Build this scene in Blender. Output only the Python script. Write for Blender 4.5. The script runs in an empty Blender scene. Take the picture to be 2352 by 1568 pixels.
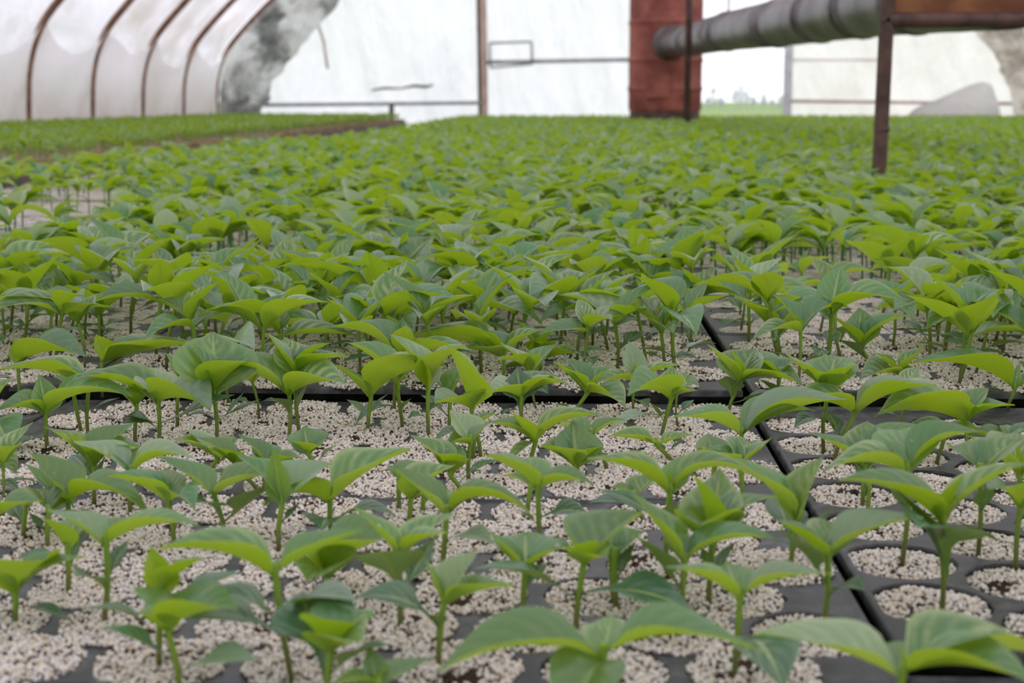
import bpy, bmesh, math, random
import numpy as np
from mathutils import Vector, Matrix, noise, geometry

R_ = math.radians
S = bpy.context.scene
COL = S.collection
rnd = random.Random(7)

# ------------------------------------------------------------------ camera, sky, sun, exposure
h = 0.22                                   # camera height above the tray decks (m)
FPX = 3266.0; HOR = 231.0; VPX = 1300.0    # focal length in pixels of a 2352 x 1568 frame, horizon row, vanishing column
PITCH = math.atan((784 - HOR) / FPX)
YAW = math.atan((VPX - 1176) * math.cos(PITCH) / FPX)
cam = bpy.data.cameras.new('camera'); camo = bpy.data.objects.new('camera', cam); COL.objects.link(camo)
cam.sensor_width = 36.0; cam.lens = FPX / 2352 * 36.0
cam.clip_start = 0.02; cam.clip_end = 2000
camo.location = (0, 0, h)
camo.rotation_euler = (math.pi / 2 - PITCH, 0, YAW)
cam.dof.use_dof = True; cam.dof.focus_distance = 0.98; cam.dof.aperture_fstop = 12.5
S.camera = camo

W_ = bpy.data.worlds.new('sky'); S.world = W_; W_.use_nodes = True
bg = W_.node_tree.nodes['Background']
bg.inputs[0].default_value = (0.93, 0.95, 1.0, 1); bg.inputs[1].default_value = 1.25   # even overcast
sun = bpy.data.lights.new('sun', 'SUN'); suno = bpy.data.objects.new('sun', sun); COL.objects.link(suno)
sun.energy = 1.1; sun.angle = R_(14); sun.color = (1.0, 0.975, 0.95)
suno.rotation_euler = Vector((0.35, 0.95, 0.72)).to_track_quat('Z', 'Y').to_euler()     # veiled sun beyond the far gable
S.view_settings.view_transform = 'Standard'; S.view_settings.look = 'None'
S.view_settings.exposure = 0.30; S.view_settings.gamma = 1.0
S.view_settings.use_curve_mapping = False
cy = S.cycles
cy.max_bounces = 7; cy.diffuse_bounces = 4; cy.glossy_bounces = 2; cy.transmission_bounces = 4
cy.transparent_max_bounces = 4; cy.caustics_reflective = False; cy.caustics_refractive = False

# ------------------------------------------------------------------ pixel <-> place helpers
_F = np.array([-math.sin(YAW) * math.cos(PITCH), math.cos(YAW) * math.cos(PITCH), -math.sin(PITCH)])
_Rt = np.array([math.cos(YAW), math.sin(YAW), 0.0]); _U = np.cross(_Rt, _F)
def ray(x, y):
    return _F * FPX + _Rt * (x - 1176) - _U * (y - 784)
def on_level(x, y, z=0.0):
    d = ray(x, y); return np.array([0, 0, h]) + d * ((z - h) / d[2])
def at_depth(x, y, Y):
    d = ray(x, y); return np.array([0, 0, h]) + d * (Y / d[1])
def to_px(p):
    v = np.array(p) - np.array([0, 0, h]); w = v @ _F
    return 1176 + FPX * (v @ _Rt) / w, 784 - FPX * (v @ _U) / w

# ------------------------------------------------------------------ material helpers
def new_mat(name):
    m = bpy.data.materials.new(name); m.use_nodes = True
    nt = m.node_tree; nt.nodes.clear()
    out = nt.nodes.new('ShaderNodeOutputMaterial')
    return m, nt, out
def nd(nt, t, **kw):
    n = nt.nodes.new('ShaderNode' + t)
    for k, v in kw.items(): setattr(n, k, v)
    return n
def mth(nt, op, a, b=None, c=None, clamp=False):
    n = nd(nt, 'Math', operation=op); n.use_clamp = clamp
    for i, v in enumerate((a, b, c)):
        if v is None: continue
        if isinstance(v, (int, float)): n.inputs[i].default_value = v
        else: nt.links.new(v, n.inputs[i])
    return n.outputs[0]
def mixc(nt, f, a, b):
    n = nd(nt, 'Mix', data_type='RGBA')
    if isinstance(f, (int, float)): n.inputs[0].default_value = f
    else: nt.links.new(f, n.inputs[0])
    for i, v in ((6, a), (7, b)):
        if isinstance(v, tuple): n.inputs[i].default_value = (*v, 1)
        else: nt.links.new(v, n.inputs[i])
    return n.outputs[2]
def maprange(nt, v, a, b, c=0.0, d=1.0):
    n = nd(nt, 'MapRange'); n.interpolation_type = 'SMOOTHSTEP'
    nt.links.new(v, n.inputs[0])
    for i, q in zip((1, 2, 3, 4), (a, b, c, d)): n.inputs[i].default_value = q
    return n.outputs[0]
def noise_tex(nt, scale, detail=4, rough=0.55, coord='Object', vec=None):
    n = nd(nt, 'TexNoise'); n.inputs['Scale'].default_value = scale
    n.inputs['Detail'].default_value = detail; n.inputs['Roughness'].default_value = rough
    if vec is None:
        tc = nd(nt, 'TexCoord'); vec = tc.outputs[coord]
    nt.links.new(vec, n.inputs['Vector'])
    return n.outputs['Fac']
def bump(nt, hgt, strength, dist):
    b = nd(nt, 'Bump'); b.inputs['Strength'].default_value = strength; b.inputs['Distance'].default_value = dist
    nt.links.new(hgt, b.inputs['Height']); return b.outputs['Normal']
def principled(nt, col, rough=0.6, spec=0.4, metal=0.0, normal=None):
    p = nd(nt, 'BsdfPrincipled')
    if isinstance(col, tuple): p.inputs['Base Color'].default_value = (*col, 1)
    else: nt.links.new(col, p.inputs['Base Color'])
    if isinstance(rough, (int, float)): p.inputs['Roughness'].default_value = rough
    else: nt.links.new(rough, p.inputs['Roughness'])
    p.inputs['Specular IOR Level'].default_value = spec; p.inputs['Metallic'].default_value = metal
    if normal is not None: nt.links.new(normal, p.inputs['Normal'])
    return p
def simple_noise_mat(name, c1, c2, scale, rough=0.7, spec=0.3, metal=0.0, lo=0.35, hi=0.65, bmp=0.0, bdist=0.002):
    m, nt, out = new_mat(name)
    f = noise_tex(nt, scale)
    c = mixc(nt, maprange(nt, f, lo, hi), c1, c2)
    nrm = bump(nt, f, bmp, bdist) if bmp else None
    p = principled(nt, c, rough, spec, metal, nrm)
    nt.links.new(p.outputs[0], out.inputs[0]); return m

def leaf_mat(name, dark, pale, under, trans, veins=True, tint_attr=False, tr=0.36):
    m, nt, out = new_mat(name)
    L = nt.links
    geo = nd(nt, 'NewGeometry')
    if tint_attr:
        at = nd(nt, 'Attribute'); at.attribute_name = 'tint'; rn = at.outputs['Fac']
    else:
        oi = nd(nt, 'ObjectInfo'); rn = oi.outputs['Random']
    if veins:
        uv = nd(nt, 'UVMap'); uv.uv_map = 'UVMap'
        sp = nd(nt, 'SeparateXYZ'); L.new(uv.outputs[0], sp.inputs[0])
        u, v = sp.outputs[0], sp.outputs[1]
        a = mth(nt, 'MULTIPLY', mth(nt, 'ABSOLUTE', mth(nt, 'SUBTRACT', v, 0.5)), 2.0)
        mid = maprange(nt, a, 0.035, 0.095, 1.0, 0.0)
        # side veins sweep forward from the midrib
        ph = mth(nt, 'FRACT', mth(nt, 'SUBTRACT', mth(nt, 'ADD', mth(nt, 'MULTIPLY', u, 6.5), mth(nt, 'MULTIPLY', noise_tex(nt, 40, 2), 1.1)), mth(nt, 'MULTIPLY', mth(nt, 'POWER', a, 1.25), 2.0)))
        d = mth(nt, 'ABSOLUTE', mth(nt, 'SUBTRACT', ph, 0.5))
        band = maprange(nt, d, 0.06, 0.42, 1.0, 0.0)
        thin = maprange(nt, d, 0.0, 0.055, 1.0, 0.0)
        blot = maprange(nt, noise_tex(nt, 55, 3), 0.40, 0.66)
        age = maprange(nt, rn, 0.15, 0.95, 0.10, 1.0)
        soft = mth(nt, 'MULTIPLY', mth(nt, 'MULTIPLY', band, age), mth(nt, 'ADD', mth(nt, 'MULTIPLY', blot, 0.85), 0.15))
        edge = mth(nt, 'MULTIPLY', maprange(nt, a, 0.62, 1.0), mth(nt, 'MULTIPLY', age, 0.75))
        k = mth(nt, 'MAXIMUM', soft, edge)
        top = mixc(nt, k, dark, pale)
        top = mixc(nt, mth(nt, 'MULTIPLY', thin, 0.30), top, pale)
        top = mixc(nt, mth(nt, 'MULTIPLY', mid, 0.85), top, (0.40, 0.50, 0.20))
        und = mixc(nt, mth(nt, 'MULTIPLY', mth(nt, 'MAXIMUM', mid, mth(nt, 'MULTIPLY', thin, 0.45)), 0.5), under, (0.36, 0.46, 0.10))
        spk = mth(nt, 'GREATER_THAN', noise_tex(nt, 420, 0), 0.83)
        top = mixc(nt, mth(nt, 'MULTIPLY', spk, 0.6), top, (0.6, 0.62, 0.5))
        hgt = mth(nt, 'ADD', mth(nt, 'MULTIPLY', band, -0.6), mth(nt, 'MULTIPLY', noise_tex(nt, 260, 2), 0.5))
        nrm = bump(nt, hgt, 0.35, 0.0006)
    else:
        top = mixc(nt, maprange(nt, rn, 0.3, 1.0, 0.0, 0.55), dark, pale)
        und = under; nrm = None
    sheen = mth(nt, 'MULTIPLY', mth(nt, 'GREATER_THAN', mth(nt, 'FRACT', mth(nt, 'MULTIPLY', rn, 13.7)), 0.86), 0.55)
    top = mixc(nt, sheen, top, (0.36, 0.46, 0.33))  # whitish gloss painted into the top colour of some leaves
    hs = nd(nt, 'HueSaturation')
    L.new(mixc(nt, geo.outputs['Backfacing'], top, und), hs.inputs['Color'])
    L.new(mth(nt, 'ADD', 0.82, mth(nt, 'MULTIPLY', mth(nt, 'FRACT', mth(nt, 'MULTIPLY', rn, 7.31)), 0.42)), hs.inputs['Value'])
    L.new(maprange(nt, rn, 0.0, 1.0, 0.512, 0.492), hs.inputs['Hue'])
    p = principled(nt, hs.outputs[0], 0.31, 0.85, 0.0, nrm)
    t = nd(nt, 'BsdfTranslucent'); t.inputs[0].default_value = (*trans, 1)
    mx = nd(nt, 'MixShader'); mx.inputs[0].default_value = tr
    L.new(p.outputs[0], mx.inputs[1]); L.new(t.outputs[0], mx.inputs[2]); L.new(mx.outputs[0], out.inputs[0])
    return m

M = {}
M['leaf'] = leaf_mat('pepper_leaf', (0.068, 0.195, 0.080), (0.42, 0.52, 0.25), (0.265, 0.415, 0.030), (0.44, 0.63, 0.018), tr=0.40)
M['seed_leaf'] = leaf_mat('pepper_seed_leaf', (0.055, 0.150, 0.080), (0.18, 0.29, 0.15), (0.17, 0.28, 0.06), (0.18, 0.31, 0.03), veins=True, tr=0.3)
M['leaf_far'] = leaf_mat('pepper_leaf_far', (0.072, 0.205, 0.068), (0.42, 0.53, 0.26), (0.270, 0.425, 0.028), (0.45, 0.65, 0.016), veins=False, tint_attr=True, tr=0.40)
M['leaf_bed'] = leaf_mat('side_bed_leaf', (0.11, 0.26, 0.035), (0.30, 0.42, 0.11), (0.25, 0.40, 0.025), (0.42, 0.62, 0.015), veins=False, tint_attr=True)

def stem_mat():
    m, nt, out = new_mat('pepper_stem')
    uv = nd(nt, 'UVMap'); uv.uv_map = 'UVMap'
    sp = nd(nt, 'SeparateXYZ'); nt.links.new(uv.outputs[0], sp.inputs[0])
    c = mixc(nt, maprange(nt, sp.outputs[1], 0.0, 0.7), (0.13, 0.125, 0.035), (0.20, 0.33, 0.03))
    p = principled(nt, c, 0.45, 0.4)
    p.inputs['Subsurface Weight'].default_value = 0.0
    nt.links.new(p.outputs[0], out.inputs[0]); return m
M['stem'] = stem_mat()

def tray_mat():
    m, nt, out = new_mat('black_tray_plastic')
    f = noise_tex(nt, 60, 6, 0.65); g = noise_tex(nt, 9, 3)
    dust = mth(nt, 'MULTIPLY', maprange(nt, f, 0.42, 0.72), maprange(nt, g, 0.3, 0.7, 0.35, 1.0))
    c = mixc(nt, mth(nt, 'MULTIPLY', dust, 0.65), (0.036, 0.038, 0.040), (0.21, 0.21, 0.22))
    p = principled(nt, c, maprange(nt, f, 0.3, 0.7, 0.38, 0.6), 0.5, 0.0, bump(nt, f, 0.25, 0.0008))
    nt.links.new(p.outputs[0], out.inputs[0]); return m
M['tray'] = tray_mat()
M['cup'] = simple_noise_mat('tray_cell_plastic', (0.02, 0.02, 0.021), (0.05, 0.05, 0.05), 80, 0.5)
M['soil'] = simple_noise_mat('potting_soil', (0.030, 0.019, 0.013), (0.075, 0.05, 0.035), 300, 0.95, 0.1, bmp=0.6)

def grain_mat():
    m, nt, out = new_mat('perlite_grain')
    oi = nd(nt, 'ObjectInfo'); rn = oi.outputs['Random']
    cr = nd(nt, 'ValToRGB'); cr.color_ramp.interpolation = 'CONSTANT'
    e = cr.color_ramp.elements
    e[0].position = 0; e[0].color = (0.82, 0.77, 0.71, 1)
    e[1].position = 0.22; e[1].color = (0.77, 0.68, 0.58, 1)
    for p_, c_ in ((0.42, (0.80, 0.76, 0.72)), (0.60, (0.64, 0.57, 0.51)), (0.72, (0.78, 0.67, 0.52)), (0.84, (0.73, 0.68, 0.64)), (0.950, (0.085, 0.045, 0.028))):
        q = e.new(p_); q.color = (*c_, 1)
    nt.links.new(rn, cr.inputs[0])
    p = principled(nt, cr.outputs[0], 0.9, 0.2)
    nt.links.new(p.outputs[0], out.inputs[0]); return m
M['grain'] = grain_mat()
def fill_mat():
    m, nt, out = new_mat('perlite_fill')
    at = nd(nt, 'Attribute'); at.attribute_name = 'cover'
    f = noise_tex(nt, 700, 2)
    c = mixc(nt, maprange(nt, f, 0.42, 0.62), (0.075, 0.055, 0.042), (0.30, 0.25, 0.21))
    c = mixc(nt, maprange(nt, at.outputs['Fac'], 0.3, 0.8), mixc(nt, f, (0.025, 0.016, 0.011), (0.07, 0.045, 0.03)), c)
    p = principled(nt, c, 0.95, 0.1, 0, bump(nt, f, 0.6, 0.001)); nt.links.new(p.outputs[0], out.inputs[0]); return m
M['fill'] = fill_mat()

def far_perlite_mat():
    m, nt, out = new_mat('perlite_surface')
    tc = nd(nt, 'TexCoord')
    v = nd(nt, 'TexVoronoi'); v.inputs['Scale'].default_value = 420
    nt.links.new(tc.outputs['Object'], v.inputs['Vector'])
    sp = nd(nt, 'SeparateColor'); nt.links.new(v.outputs['Color'], sp.inputs[0])
    c = mixc(nt, sp.outputs[0], (0.74, 0.69, 0.62), (0.60, 0.53, 0.45))
    c = mixc(nt, mth(nt, 'GREATER_THAN', sp.outputs[1], 0.94), c, (0.10, 0.06, 0.04))
    c = mixc(nt, maprange(nt, v.outputs['Distance'], 0.45, 0.8), c, (0.40, 0.35, 0.31))
    p = principled(nt, c, 0.95, 0.1, 0, bump(nt, mth(nt, 'SUBTRACT', 1.0, v.outputs['Distance']), 0.9, 0.002))
    nt.links.new(p.outputs[0], out.inputs[0]); return m
M['perlite_far'] = far_perlite_mat()

def film_mat(name, col, dirt_shade, dscale, tr=0.68, zdirt=None, lo=0.45, hi=0.75, fold=None):
    m, nt, out = new_mat(name)
    tc = nd(nt, 'TexCoord')
    f = noise_tex(nt, dscale, 5, 0.6)
    k = maprange(nt, f, lo, hi, 0.0, 0.8)
    if zdirt:
        sp = nd(nt, 'SeparateXYZ'); nt.links.new(tc.outputs['Object'], sp.inputs[0])
        k = mth(nt, 'MAXIMUM', k, mth(nt, 'MULTIPLY', maprange(nt, sp.outputs[2], zdirt[0], zdirt[1], 1.0, 0.0), maprange(nt, noise_tex(nt, dscale * 2.3, 4), 0.3, 0.7, 0.35, 1.0)))
    c = mixc(nt, k, col, dirt_shade)
    mp = nd(nt, 'Mapping'); mp.inputs['Scale'].default_value = fold or (1, 1, 1)
    nt.links.new(tc.outputs['Object'], mp.inputs[0])
    nrm = bump(nt, noise_tex(nt, 2.6, 5, 0.6, vec=mp.outputs[0]), 0.55, 0.10)
    d = principled(nt, c, 0.35, 0.35, 0, nrm)
    t = nd(nt, 'BsdfTranslucent'); nt.links.new(c, t.inputs[0]); nt.links.new(nrm, t.inputs['Normal'])
    mx = nd(nt, 'MixShader'); mx.inputs[0].default_value = tr
    nt.links.new(d.outputs[0], mx.inputs[1]); nt.links.new(t.outputs[0], mx.inputs[2]); nt.links.new(mx.outputs[0], out.inputs[0])
    return m
M['film'] = film_mat('roof_film', (0.88, 0.84, 0.91), (0.58, 0.50, 0.47), 1.3, 0.76, zdirt=(-0.1, 0.55))
M['film_skirt'] = film_mat('skirt_film', (0.93, 0.90, 0.90), (0.66, 0.60, 0.55), 2.2, 0.80, zdirt=(0.0, 0.5), lo=0.45, hi=0.8)
M['film_end'] = film_mat('gable_film', (0.90, 0.89, 0.97), (0.74, 0.77, 0.87), 1.4, 0.80, lo=0.5, hi=0.85, fold=(3.2, 1, 0.9))
M['film_cream'] = film_mat('gable_film_cream', (0.91, 0.875, 0.89), (0.76, 0.72, 0.71), 1.6, 0.76, fold=(3.0, 1, 1.0))
M['film_grey'] = film_mat('bunched_film', (0.86, 0.87, 0.85), (0.10, 0.11, 0.095), 2.4, 0.5, lo=0.42, hi=0.60)  # dark fold shade and white highlights painted in as noise patches
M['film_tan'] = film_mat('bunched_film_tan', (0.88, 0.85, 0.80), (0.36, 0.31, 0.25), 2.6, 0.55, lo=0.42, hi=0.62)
M['film_heap'] = film_mat('heaped_film', (0.96, 0.96, 0.96), (0.86, 0.86, 0.85), 5.0, 0.88, lo=0.40, hi=0.65)
M['rust'] = simple_noise_mat('rusty_hoop_steel', (0.17, 0.09, 0.06), (0.30, 0.16, 0.10), 14, 0.8, 0.2)
M['rust_dark'] = simple_noise_mat('dark_brown_steel', (0.055, 0.030, 0.026), (0.13, 0.065, 0.05), 22, 0.55, 0.4, bmp=0.3)
M['rust_red'] = simple_noise_mat('rusted_barrel_steel', (0.22, 0.060, 0.048), (0.40, 0.13, 0.095), 5, 0.7, 0.3, bmp=0.3, bdist=0.004)
M['rust_panel'] = simple_noise_mat('rusted_sheet_steel', (0.15, 0.055, 0.03), (0.30, 0.13, 0.055), 7, 0.75, 0.25, bmp=0.3)
M['duct'] = simple_noise_mat('tarnished_galvanised_steel', (0.050, 0.040, 0.040), (0.17, 0.15, 0.16), 5, 0.36, 0.5, 0.35)
M['seam'] = simple_noise_mat('duct_seam_steel', (0.10, 0.085, 0.08), (0.2, 0.18, 0.17), 9, 0.5, 0.5, 0.5)
M['wood'] = simple_noise_mat('pale_timber', (0.50, 0.37, 0.31), (0.62, 0.48, 0.40), 10, 0.8, 0.2)
M['wood_dark'] = simple_noise_mat('grey_timber', (0.10, 0.085, 0.075), (0.2, 0.17, 0.15), 12, 0.85, 0.2)
M['bar'] = simple_noise_mat('grey_tube_steel', (0.30, 0.31, 0.33), (0.42, 0.43, 0.45), 12, 0.5, 0.4)
M['doorpost'] = simple_noise_mat('white_painted_post', (0.55, 0.55, 0.60), (0.70, 0.70, 0.74), 10, 0.6, 0.3)
M['earth'] = simple_noise_mat('bare_earth', (0.10, 0.075, 0.055), (0.22, 0.17, 0.13), 12, 0.95, 0.1, bmp=0.5, bdist=0.01)
M['field'] = simple_noise_mat('spring_field', (0.16, 0.24, 0.09), (0.27, 0.34, 0.15), 0.05, 0.95, 0.1)
M['bark'] = simple_noise_mat('hazed_branches', (0.66, 0.68, 0.73), (0.78, 0.80, 0.84), 2, 0.9, 0.1)  # distance haze mixed into the branch colour
M['peat'] = simple_noise_mat('peat_blocks', (0.16, 0.10, 0.06), (0.36, 0.27, 0.17), 25, 0.95, 0.1, bmp=0.4, bdist=0.004)

# ------------------------------------------------------------------ mesh helpers
def mesh_obj(name, verts, faces, mat, parent=None, uvs=None, smooth=True, mats=None, mat_idx=None):
    me = bpy.data.meshes.new(name)
    me.from_pydata([tuple(v) for v in verts], [], faces)
    if uvs is not None:
        ul = me.uv_layers.new(name='UVMap')
        li = np.empty(len(me.loops), np.int32); me.loops.foreach_get('vertex_index', li)
        ul.data.foreach_set('uv', np.asarray(uvs, np.float32)[li].ravel())
    if smooth: me.polygons.foreach_set('use_smooth', [True] * len(me.polygons))
    for m in (mats or [mat]): me.materials.append(m)
    if mat_idx is not None: me.polygons.foreach_set('material_index', mat_idx)
    me.update()
    o = bpy.data.objects.new(name, me); COL.objects.link(o)
    if parent is not None: o.parent = parent
    return o
def tag(o, label=None, cat=None, group=None, kind=None):
    if label: o['label'] = label
    if cat: o['category'] = cat
    if group: o['group'] = group
    if kind: o['kind'] = kind
    return o
def empty(name, loc, label=None, cat=None, group=None, kind=None):
    o = bpy.data.objects.new(name, None); COL.objects.link(o); o.location = loc
    o.empty_display_size = 0.02
    return tag(o, label, cat, group, kind)
class MB:
    def __init__(s): s.v = []; s.f = []; s.uv = []
    def add(s, v, f, uv=None):
        n = len(s.v); s.v += [tuple(p) for p in v]; s.f += [tuple(i + n for i in q) for q in f]
        s.uv += list(uv) if uv is not None else [(0, 0)] * len(v)
    def box(s, a, b):
        x0, y0, z0 = a; x1, y1, z1 = b
        s.add([(x0, y0, z0), (x1, y0, z0), (x1, y1, z0), (x0, y1, z0), (x0, y0, z1), (x1, y0, z1), (x1, y1, z1), (x0, y1, z1)],
              [(3, 2, 1, 0), (4, 5, 6, 7), (0, 1, 5, 4), (1, 2, 6, 5), (2, 3, 7, 6), (3, 0, 4, 7)])
    def tube(s, pts, rad, n=10, caps=True):
        pts = [Vector(p) for p in pts]
        rads = rad if isinstance(rad, (list, tuple)) else [rad] * len(pts)
        vs = []; uv = []; prev = None
        for i, p in enumerate(pts):
            t = (pts[min(i + 1, len(pts) - 1)] - pts[max(i - 1, 0)]).normalized()
            a = prev if prev is not None else (Vector((0, 0, 1)) if abs(t.z) < 0.9 else Vector((1, 0, 0)))
            a = (a - t * a.dot(t)).normalized(); prev = a; b = t.cross(a)
            for k in range(n):
                q = 2 * math.pi * k / n
                vs.append(p + (a * math.cos(q) + b * math.sin(q)) * rads[i]); uv.append((k / n, i / (len(pts) - 1)))
        fs = []
        for i in range(len(pts) - 1):
            for k in range(n):
                k2 = (k + 1) % n
                fs.append((i * n + k, i * n + k2, (i + 1) * n + k2, (i + 1) * n + k))
        if caps:
            fs.append(tuple(range(n - 1, -1, -1))); fs.append(tuple((len(pts) - 1) * n + k for k in range(n)))
        s.add(vs, fs, uv)
    def build(s, name, mat, parent=None, smooth=False):
        return mesh_obj(name, s.v, s.f, mat, parent, s.uv, smooth)
def shade_auto(o, ang=40):
    me = o.data
    me.polygons.foreach_set('use_smooth', [True] * len(me.polygons))
    try: me.set_sharp_from_angle(angle=R_(ang))
    except Exception: pass
    return o

# ------------------------------------------------------------------ the tunnel house (structure)
YEND = 14.4; YBACK = -3.0; XC = 0.70
FLOOR = -0.075
# tunnel profile: (distance from the centre line, height above the tray decks)
PROF = [(4.22, FLOOR), (4.21, 0.20), (4.19, 0.42), (4.13, 0.62), (4.00, 0.82), (3.62, 1.20), (3.05, 1.66), (2.3, 2.08), (1.5, 2.36), (0.75, 2.50), (0.0, 2.54)]
def catmull(P, n=6):
    out = []
    for i in range(len(P) - 1):
        p0 = P[max(i - 1, 0)]; p1 = P[i]; p2 = P[i + 1]; p3 = P[min(i + 2, len(P) - 1)]
        for k in range(n):
            t = k / n
            out.append(tuple(0.5 * ((2 * b) + (c - a) * t + (2 * a - 5 * b + 4 * c - d) * t * t + (-a + 3 * b - 3 * c + d) * t ** 3) for a, b, c, d in zip(p0, p1, p2, p3)))
    out.append(P[-1]); return out
HALF = catmull(PROF, 5)
HOOPS = [14.36 - 1.27 * k for k in range(6)]       # the six hoops that show
def film_strip(name, side, i0, i1, mat):
    """a lengthwise strip of roof film between profile samples i0..i1, sagging between the hoops"""
    ny = 150 if side else 60
    ys = np.linspace(YBACK, YEND, ny)
    vs = []; fs = []
    pr = [(side * d, z) for d, z in HALF[i0:i1 + 1]] if side else [(-d, z) for d, z in HALF[i0:]] + [(d, z) for d, z in reversed(HALF[i0:-1])]
    for y in ys:
        ph = abs(math.sin(math.pi * (y - 14.36) / 1.27))
        for d, z in pr:
            n1 = noise.noise(Vector((d * 0.7, y * 1.3, z * 1.6))); n2 = noise.noise(Vector((d * 2.0, y * 3.1 + z, z * 3.7)))
            n3 = abs(noise.noise(Vector((d * 1.2 + z * 1.4, y * 2.2 - z * 1.1, 5.0)))); out = 0.05 + ph * (0.045 * (0.6 + n1) + 0.035 * n2 - 0.07 * (1 - 2.2 * n3 if n3 < .45 else 0)) + 0.03 * ph
            r = math.hypot(d, z + 0.4) or 1
            vs.append((XC + d * (1 + out / r), y, z + max(0, z) * out / r))
    m = len(pr)
    for j in range(ny - 1):
        for i in range(m - 1):
            q = (j * m + i, j * m + i + 1, (j + 1) * m + i + 1, (j + 1) * m + i)
            fs.append(q)
    o = mesh_obj(name, vs, fs, mat); o['kind'] = 'structure'; return o
film_strip('wall_left', -1, 0, 25, M['film'])
def skirt(y0, y1, k):
    nu, nv = 36, 22; vs = []; fs = []; cx, cyy = XC - 4.15, (y0 + y1) / 2
    for j in range(nv):
        for i in range(nu):
            u = i / (nu - 1); y = y0 + (y1 - y0) * u
            sag = (0.20 + .05 * math.sin(k * 2.1)) * (math.sin(math.pi * u) ** .8) + .03 * noise.noise(Vector((y * 3, k, 0)))
            zt = 0.74 - sag; z = FLOOR + .01 + (zt - FLOOR - .01) * j / (nv - 1)
            do = next((d0 + (d1 - d0) * (z - z0) / (z1 - z0) for (d0, z0), (d1, z1) in zip(HALF, HALF[1:]) if z0 <= z <= z1), 4.2)
            e = math.sin(math.pi * u) ** .5
            g = noise.noise(Vector((y * 2.4 + z * 2.0, z * 1.5, k * 3.1))) + .6 * noise.noise(Vector((y * 5.2 - z * 3.5, z * 2.5, k * 1.7)))
            hem = .035 * max(0, (j - nv + 4) / 3) if j >= nv - 4 else 0
            vs.append((XC - do + .045 * 0 + .004 + e * (.028 + .03 * g) + hem * e - cx, y - cyy, z - FLOOR))
    for j in range(nv - 1):
        for i in range(nu - 1):
            q = j * nu + i; fs.append((q, q + 1, q + nu + 1, q + nu))
    o = mesh_obj('film_skirt', vs, fs, M['film_skirt'], bpy.data.objects['wall_left']); o.location = (cx, cyy, FLOOR); return o
for k_ in range(5): skirt(14.33 - 1.27 * (k_ + 1) + .03, 14.33 - 1.27 * k_, k_)
skirt(6.0, 14.33 - 1.27 * 5, 5)
film_strip('wall_right', 1, 0, 25, M['film'])
film_strip('ceiling', 0, 25, 0, M['film'])

# floor inside, field outside
def grid_plane(name, x0, x1, y0, y1, nx, ny, zf, mat):
    vs = [(x, y, zf(x, y)) for y in np.linspace(y0, y1, ny + 1) for x in np.linspace(x0, x1, nx + 1)]
    fs = [(j * (nx + 1) + i, j * (nx + 1) + i + 1, (j + 1) * (nx + 1) + i + 1, (j + 1) * (nx + 1) + i) for j in range(ny) for i in range(nx)]
    return mesh_obj(name, vs, fs, mat)
tag(grid_plane('floor', XC - 4.3, XC + 4.3, YBACK, YEND + 0.05, 60, 120, lambda x, y: FLOOR - 0.004 + 0.006 * noise.noise(Vector((x * 3, y * 3, 0))), M['earth']), kind='structure')
def field_z(x, y):
    d = max(0.0, math.hypot(max(0, abs(x - XC) - 4.3), max(0, y - YEND) + max(0, YBACK - y)))
    return FLOOR - 0.03 - 0.58 * min(1, d / 50) + 0.02 * noise.noise(Vector((x * .1, y * .1, 2)))
def field_ring():
    vs = []; fs = []; xs = sorted(set([-600, -250, -120, -60, -30, -15, -8] + list(np.linspace(-3.7, 5.1, 5)) + [9, 16, 30, 60, 120, 250, 600]))
    ys = sorted(set([-300, -100, -40, -15, -6, YBACK, 2, 7, YEND + 0.06, 18, 24, 32, 45, 65, 100, 160, 240, 400, 800]))
    for y in ys:
        for x in xs: vs.append((x, y, field_z(x, y)))
    n = len(xs)
    for j in range(len(ys) - 1):
        for i in range(n - 1):
            cx = (xs[i] + xs[i + 1]) / 2; cyy = (ys[j] + ys[j + 1]) / 2
            if -3.7 < cx < 5.1 and YBACK < cyy < YEND: continue
            fs.append((j * n + i, j * n + i + 1, (j + 1) * n + i + 1, (j + 1) * n + i))
    o = mesh_obj('ground', vs, fs, M['field']); o['kind'] = 'structure'
field_ring()

# ---- far gable: film panels stretched over posts and tubes, an open doorway, nothing behind the camera but a plain film end
def EX(x): return (x - VPX) / FPX * YEND          # gable coordinates of what the photo shows
def EZ(y): return h + (HOR - y) / FPX * YEND
gable = empty('wall_back', (XC, YEND, FLOOR)); gable['kind'] = 'structure'
def arch_z(x, inset=0.0):
    d = abs(x - XC) + inset
    for (d0, z0), (d1, z1) in zip(HALF, HALF[1:]):
        if d1 <= d <= d0: return z0 + (z1 - z0) * (d0 - d) / max(d0 - d1, 1e-6)
    return FLOOR if d > HALF[0][0] else 2.54
def film_panel(name, x0, x1, mat, topf, zlow=FLOOR, amp=0.03, seed=0):
    nx, nz = 60, 44; vs = []; fs = []
    for j in range(nz + 1):
        for i in range(nx + 1):
            x = x0 + (x1 - x0) * i / nx; zt = topf(x); z = zlow + (zt - zlow) * j / nz
            e = min(1, 8 * min(i / nx, 1 - i / nx))
            y = 0.02 + e * amp * (noise.noise(Vector((x * 2.8 + seed, z * 0.8, seed))) + 0.6 * noise.noise(Vector((x * 6 + z * 1.7, z * 1.2, seed + 4))))
            vs.append((x - XC, y, z - FLOOR))
    for j in range(nz):
        for i in range(nx):
            q = j * (nx + 1) + i; fs.append((q, q + 1, q + nx + 2, q + nx + 1))
    return mesh_obj(name, vs, fs, mat, gable)
XP, XD0, XD1 = EX(1117), EX(1470), EX(1796)
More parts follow.
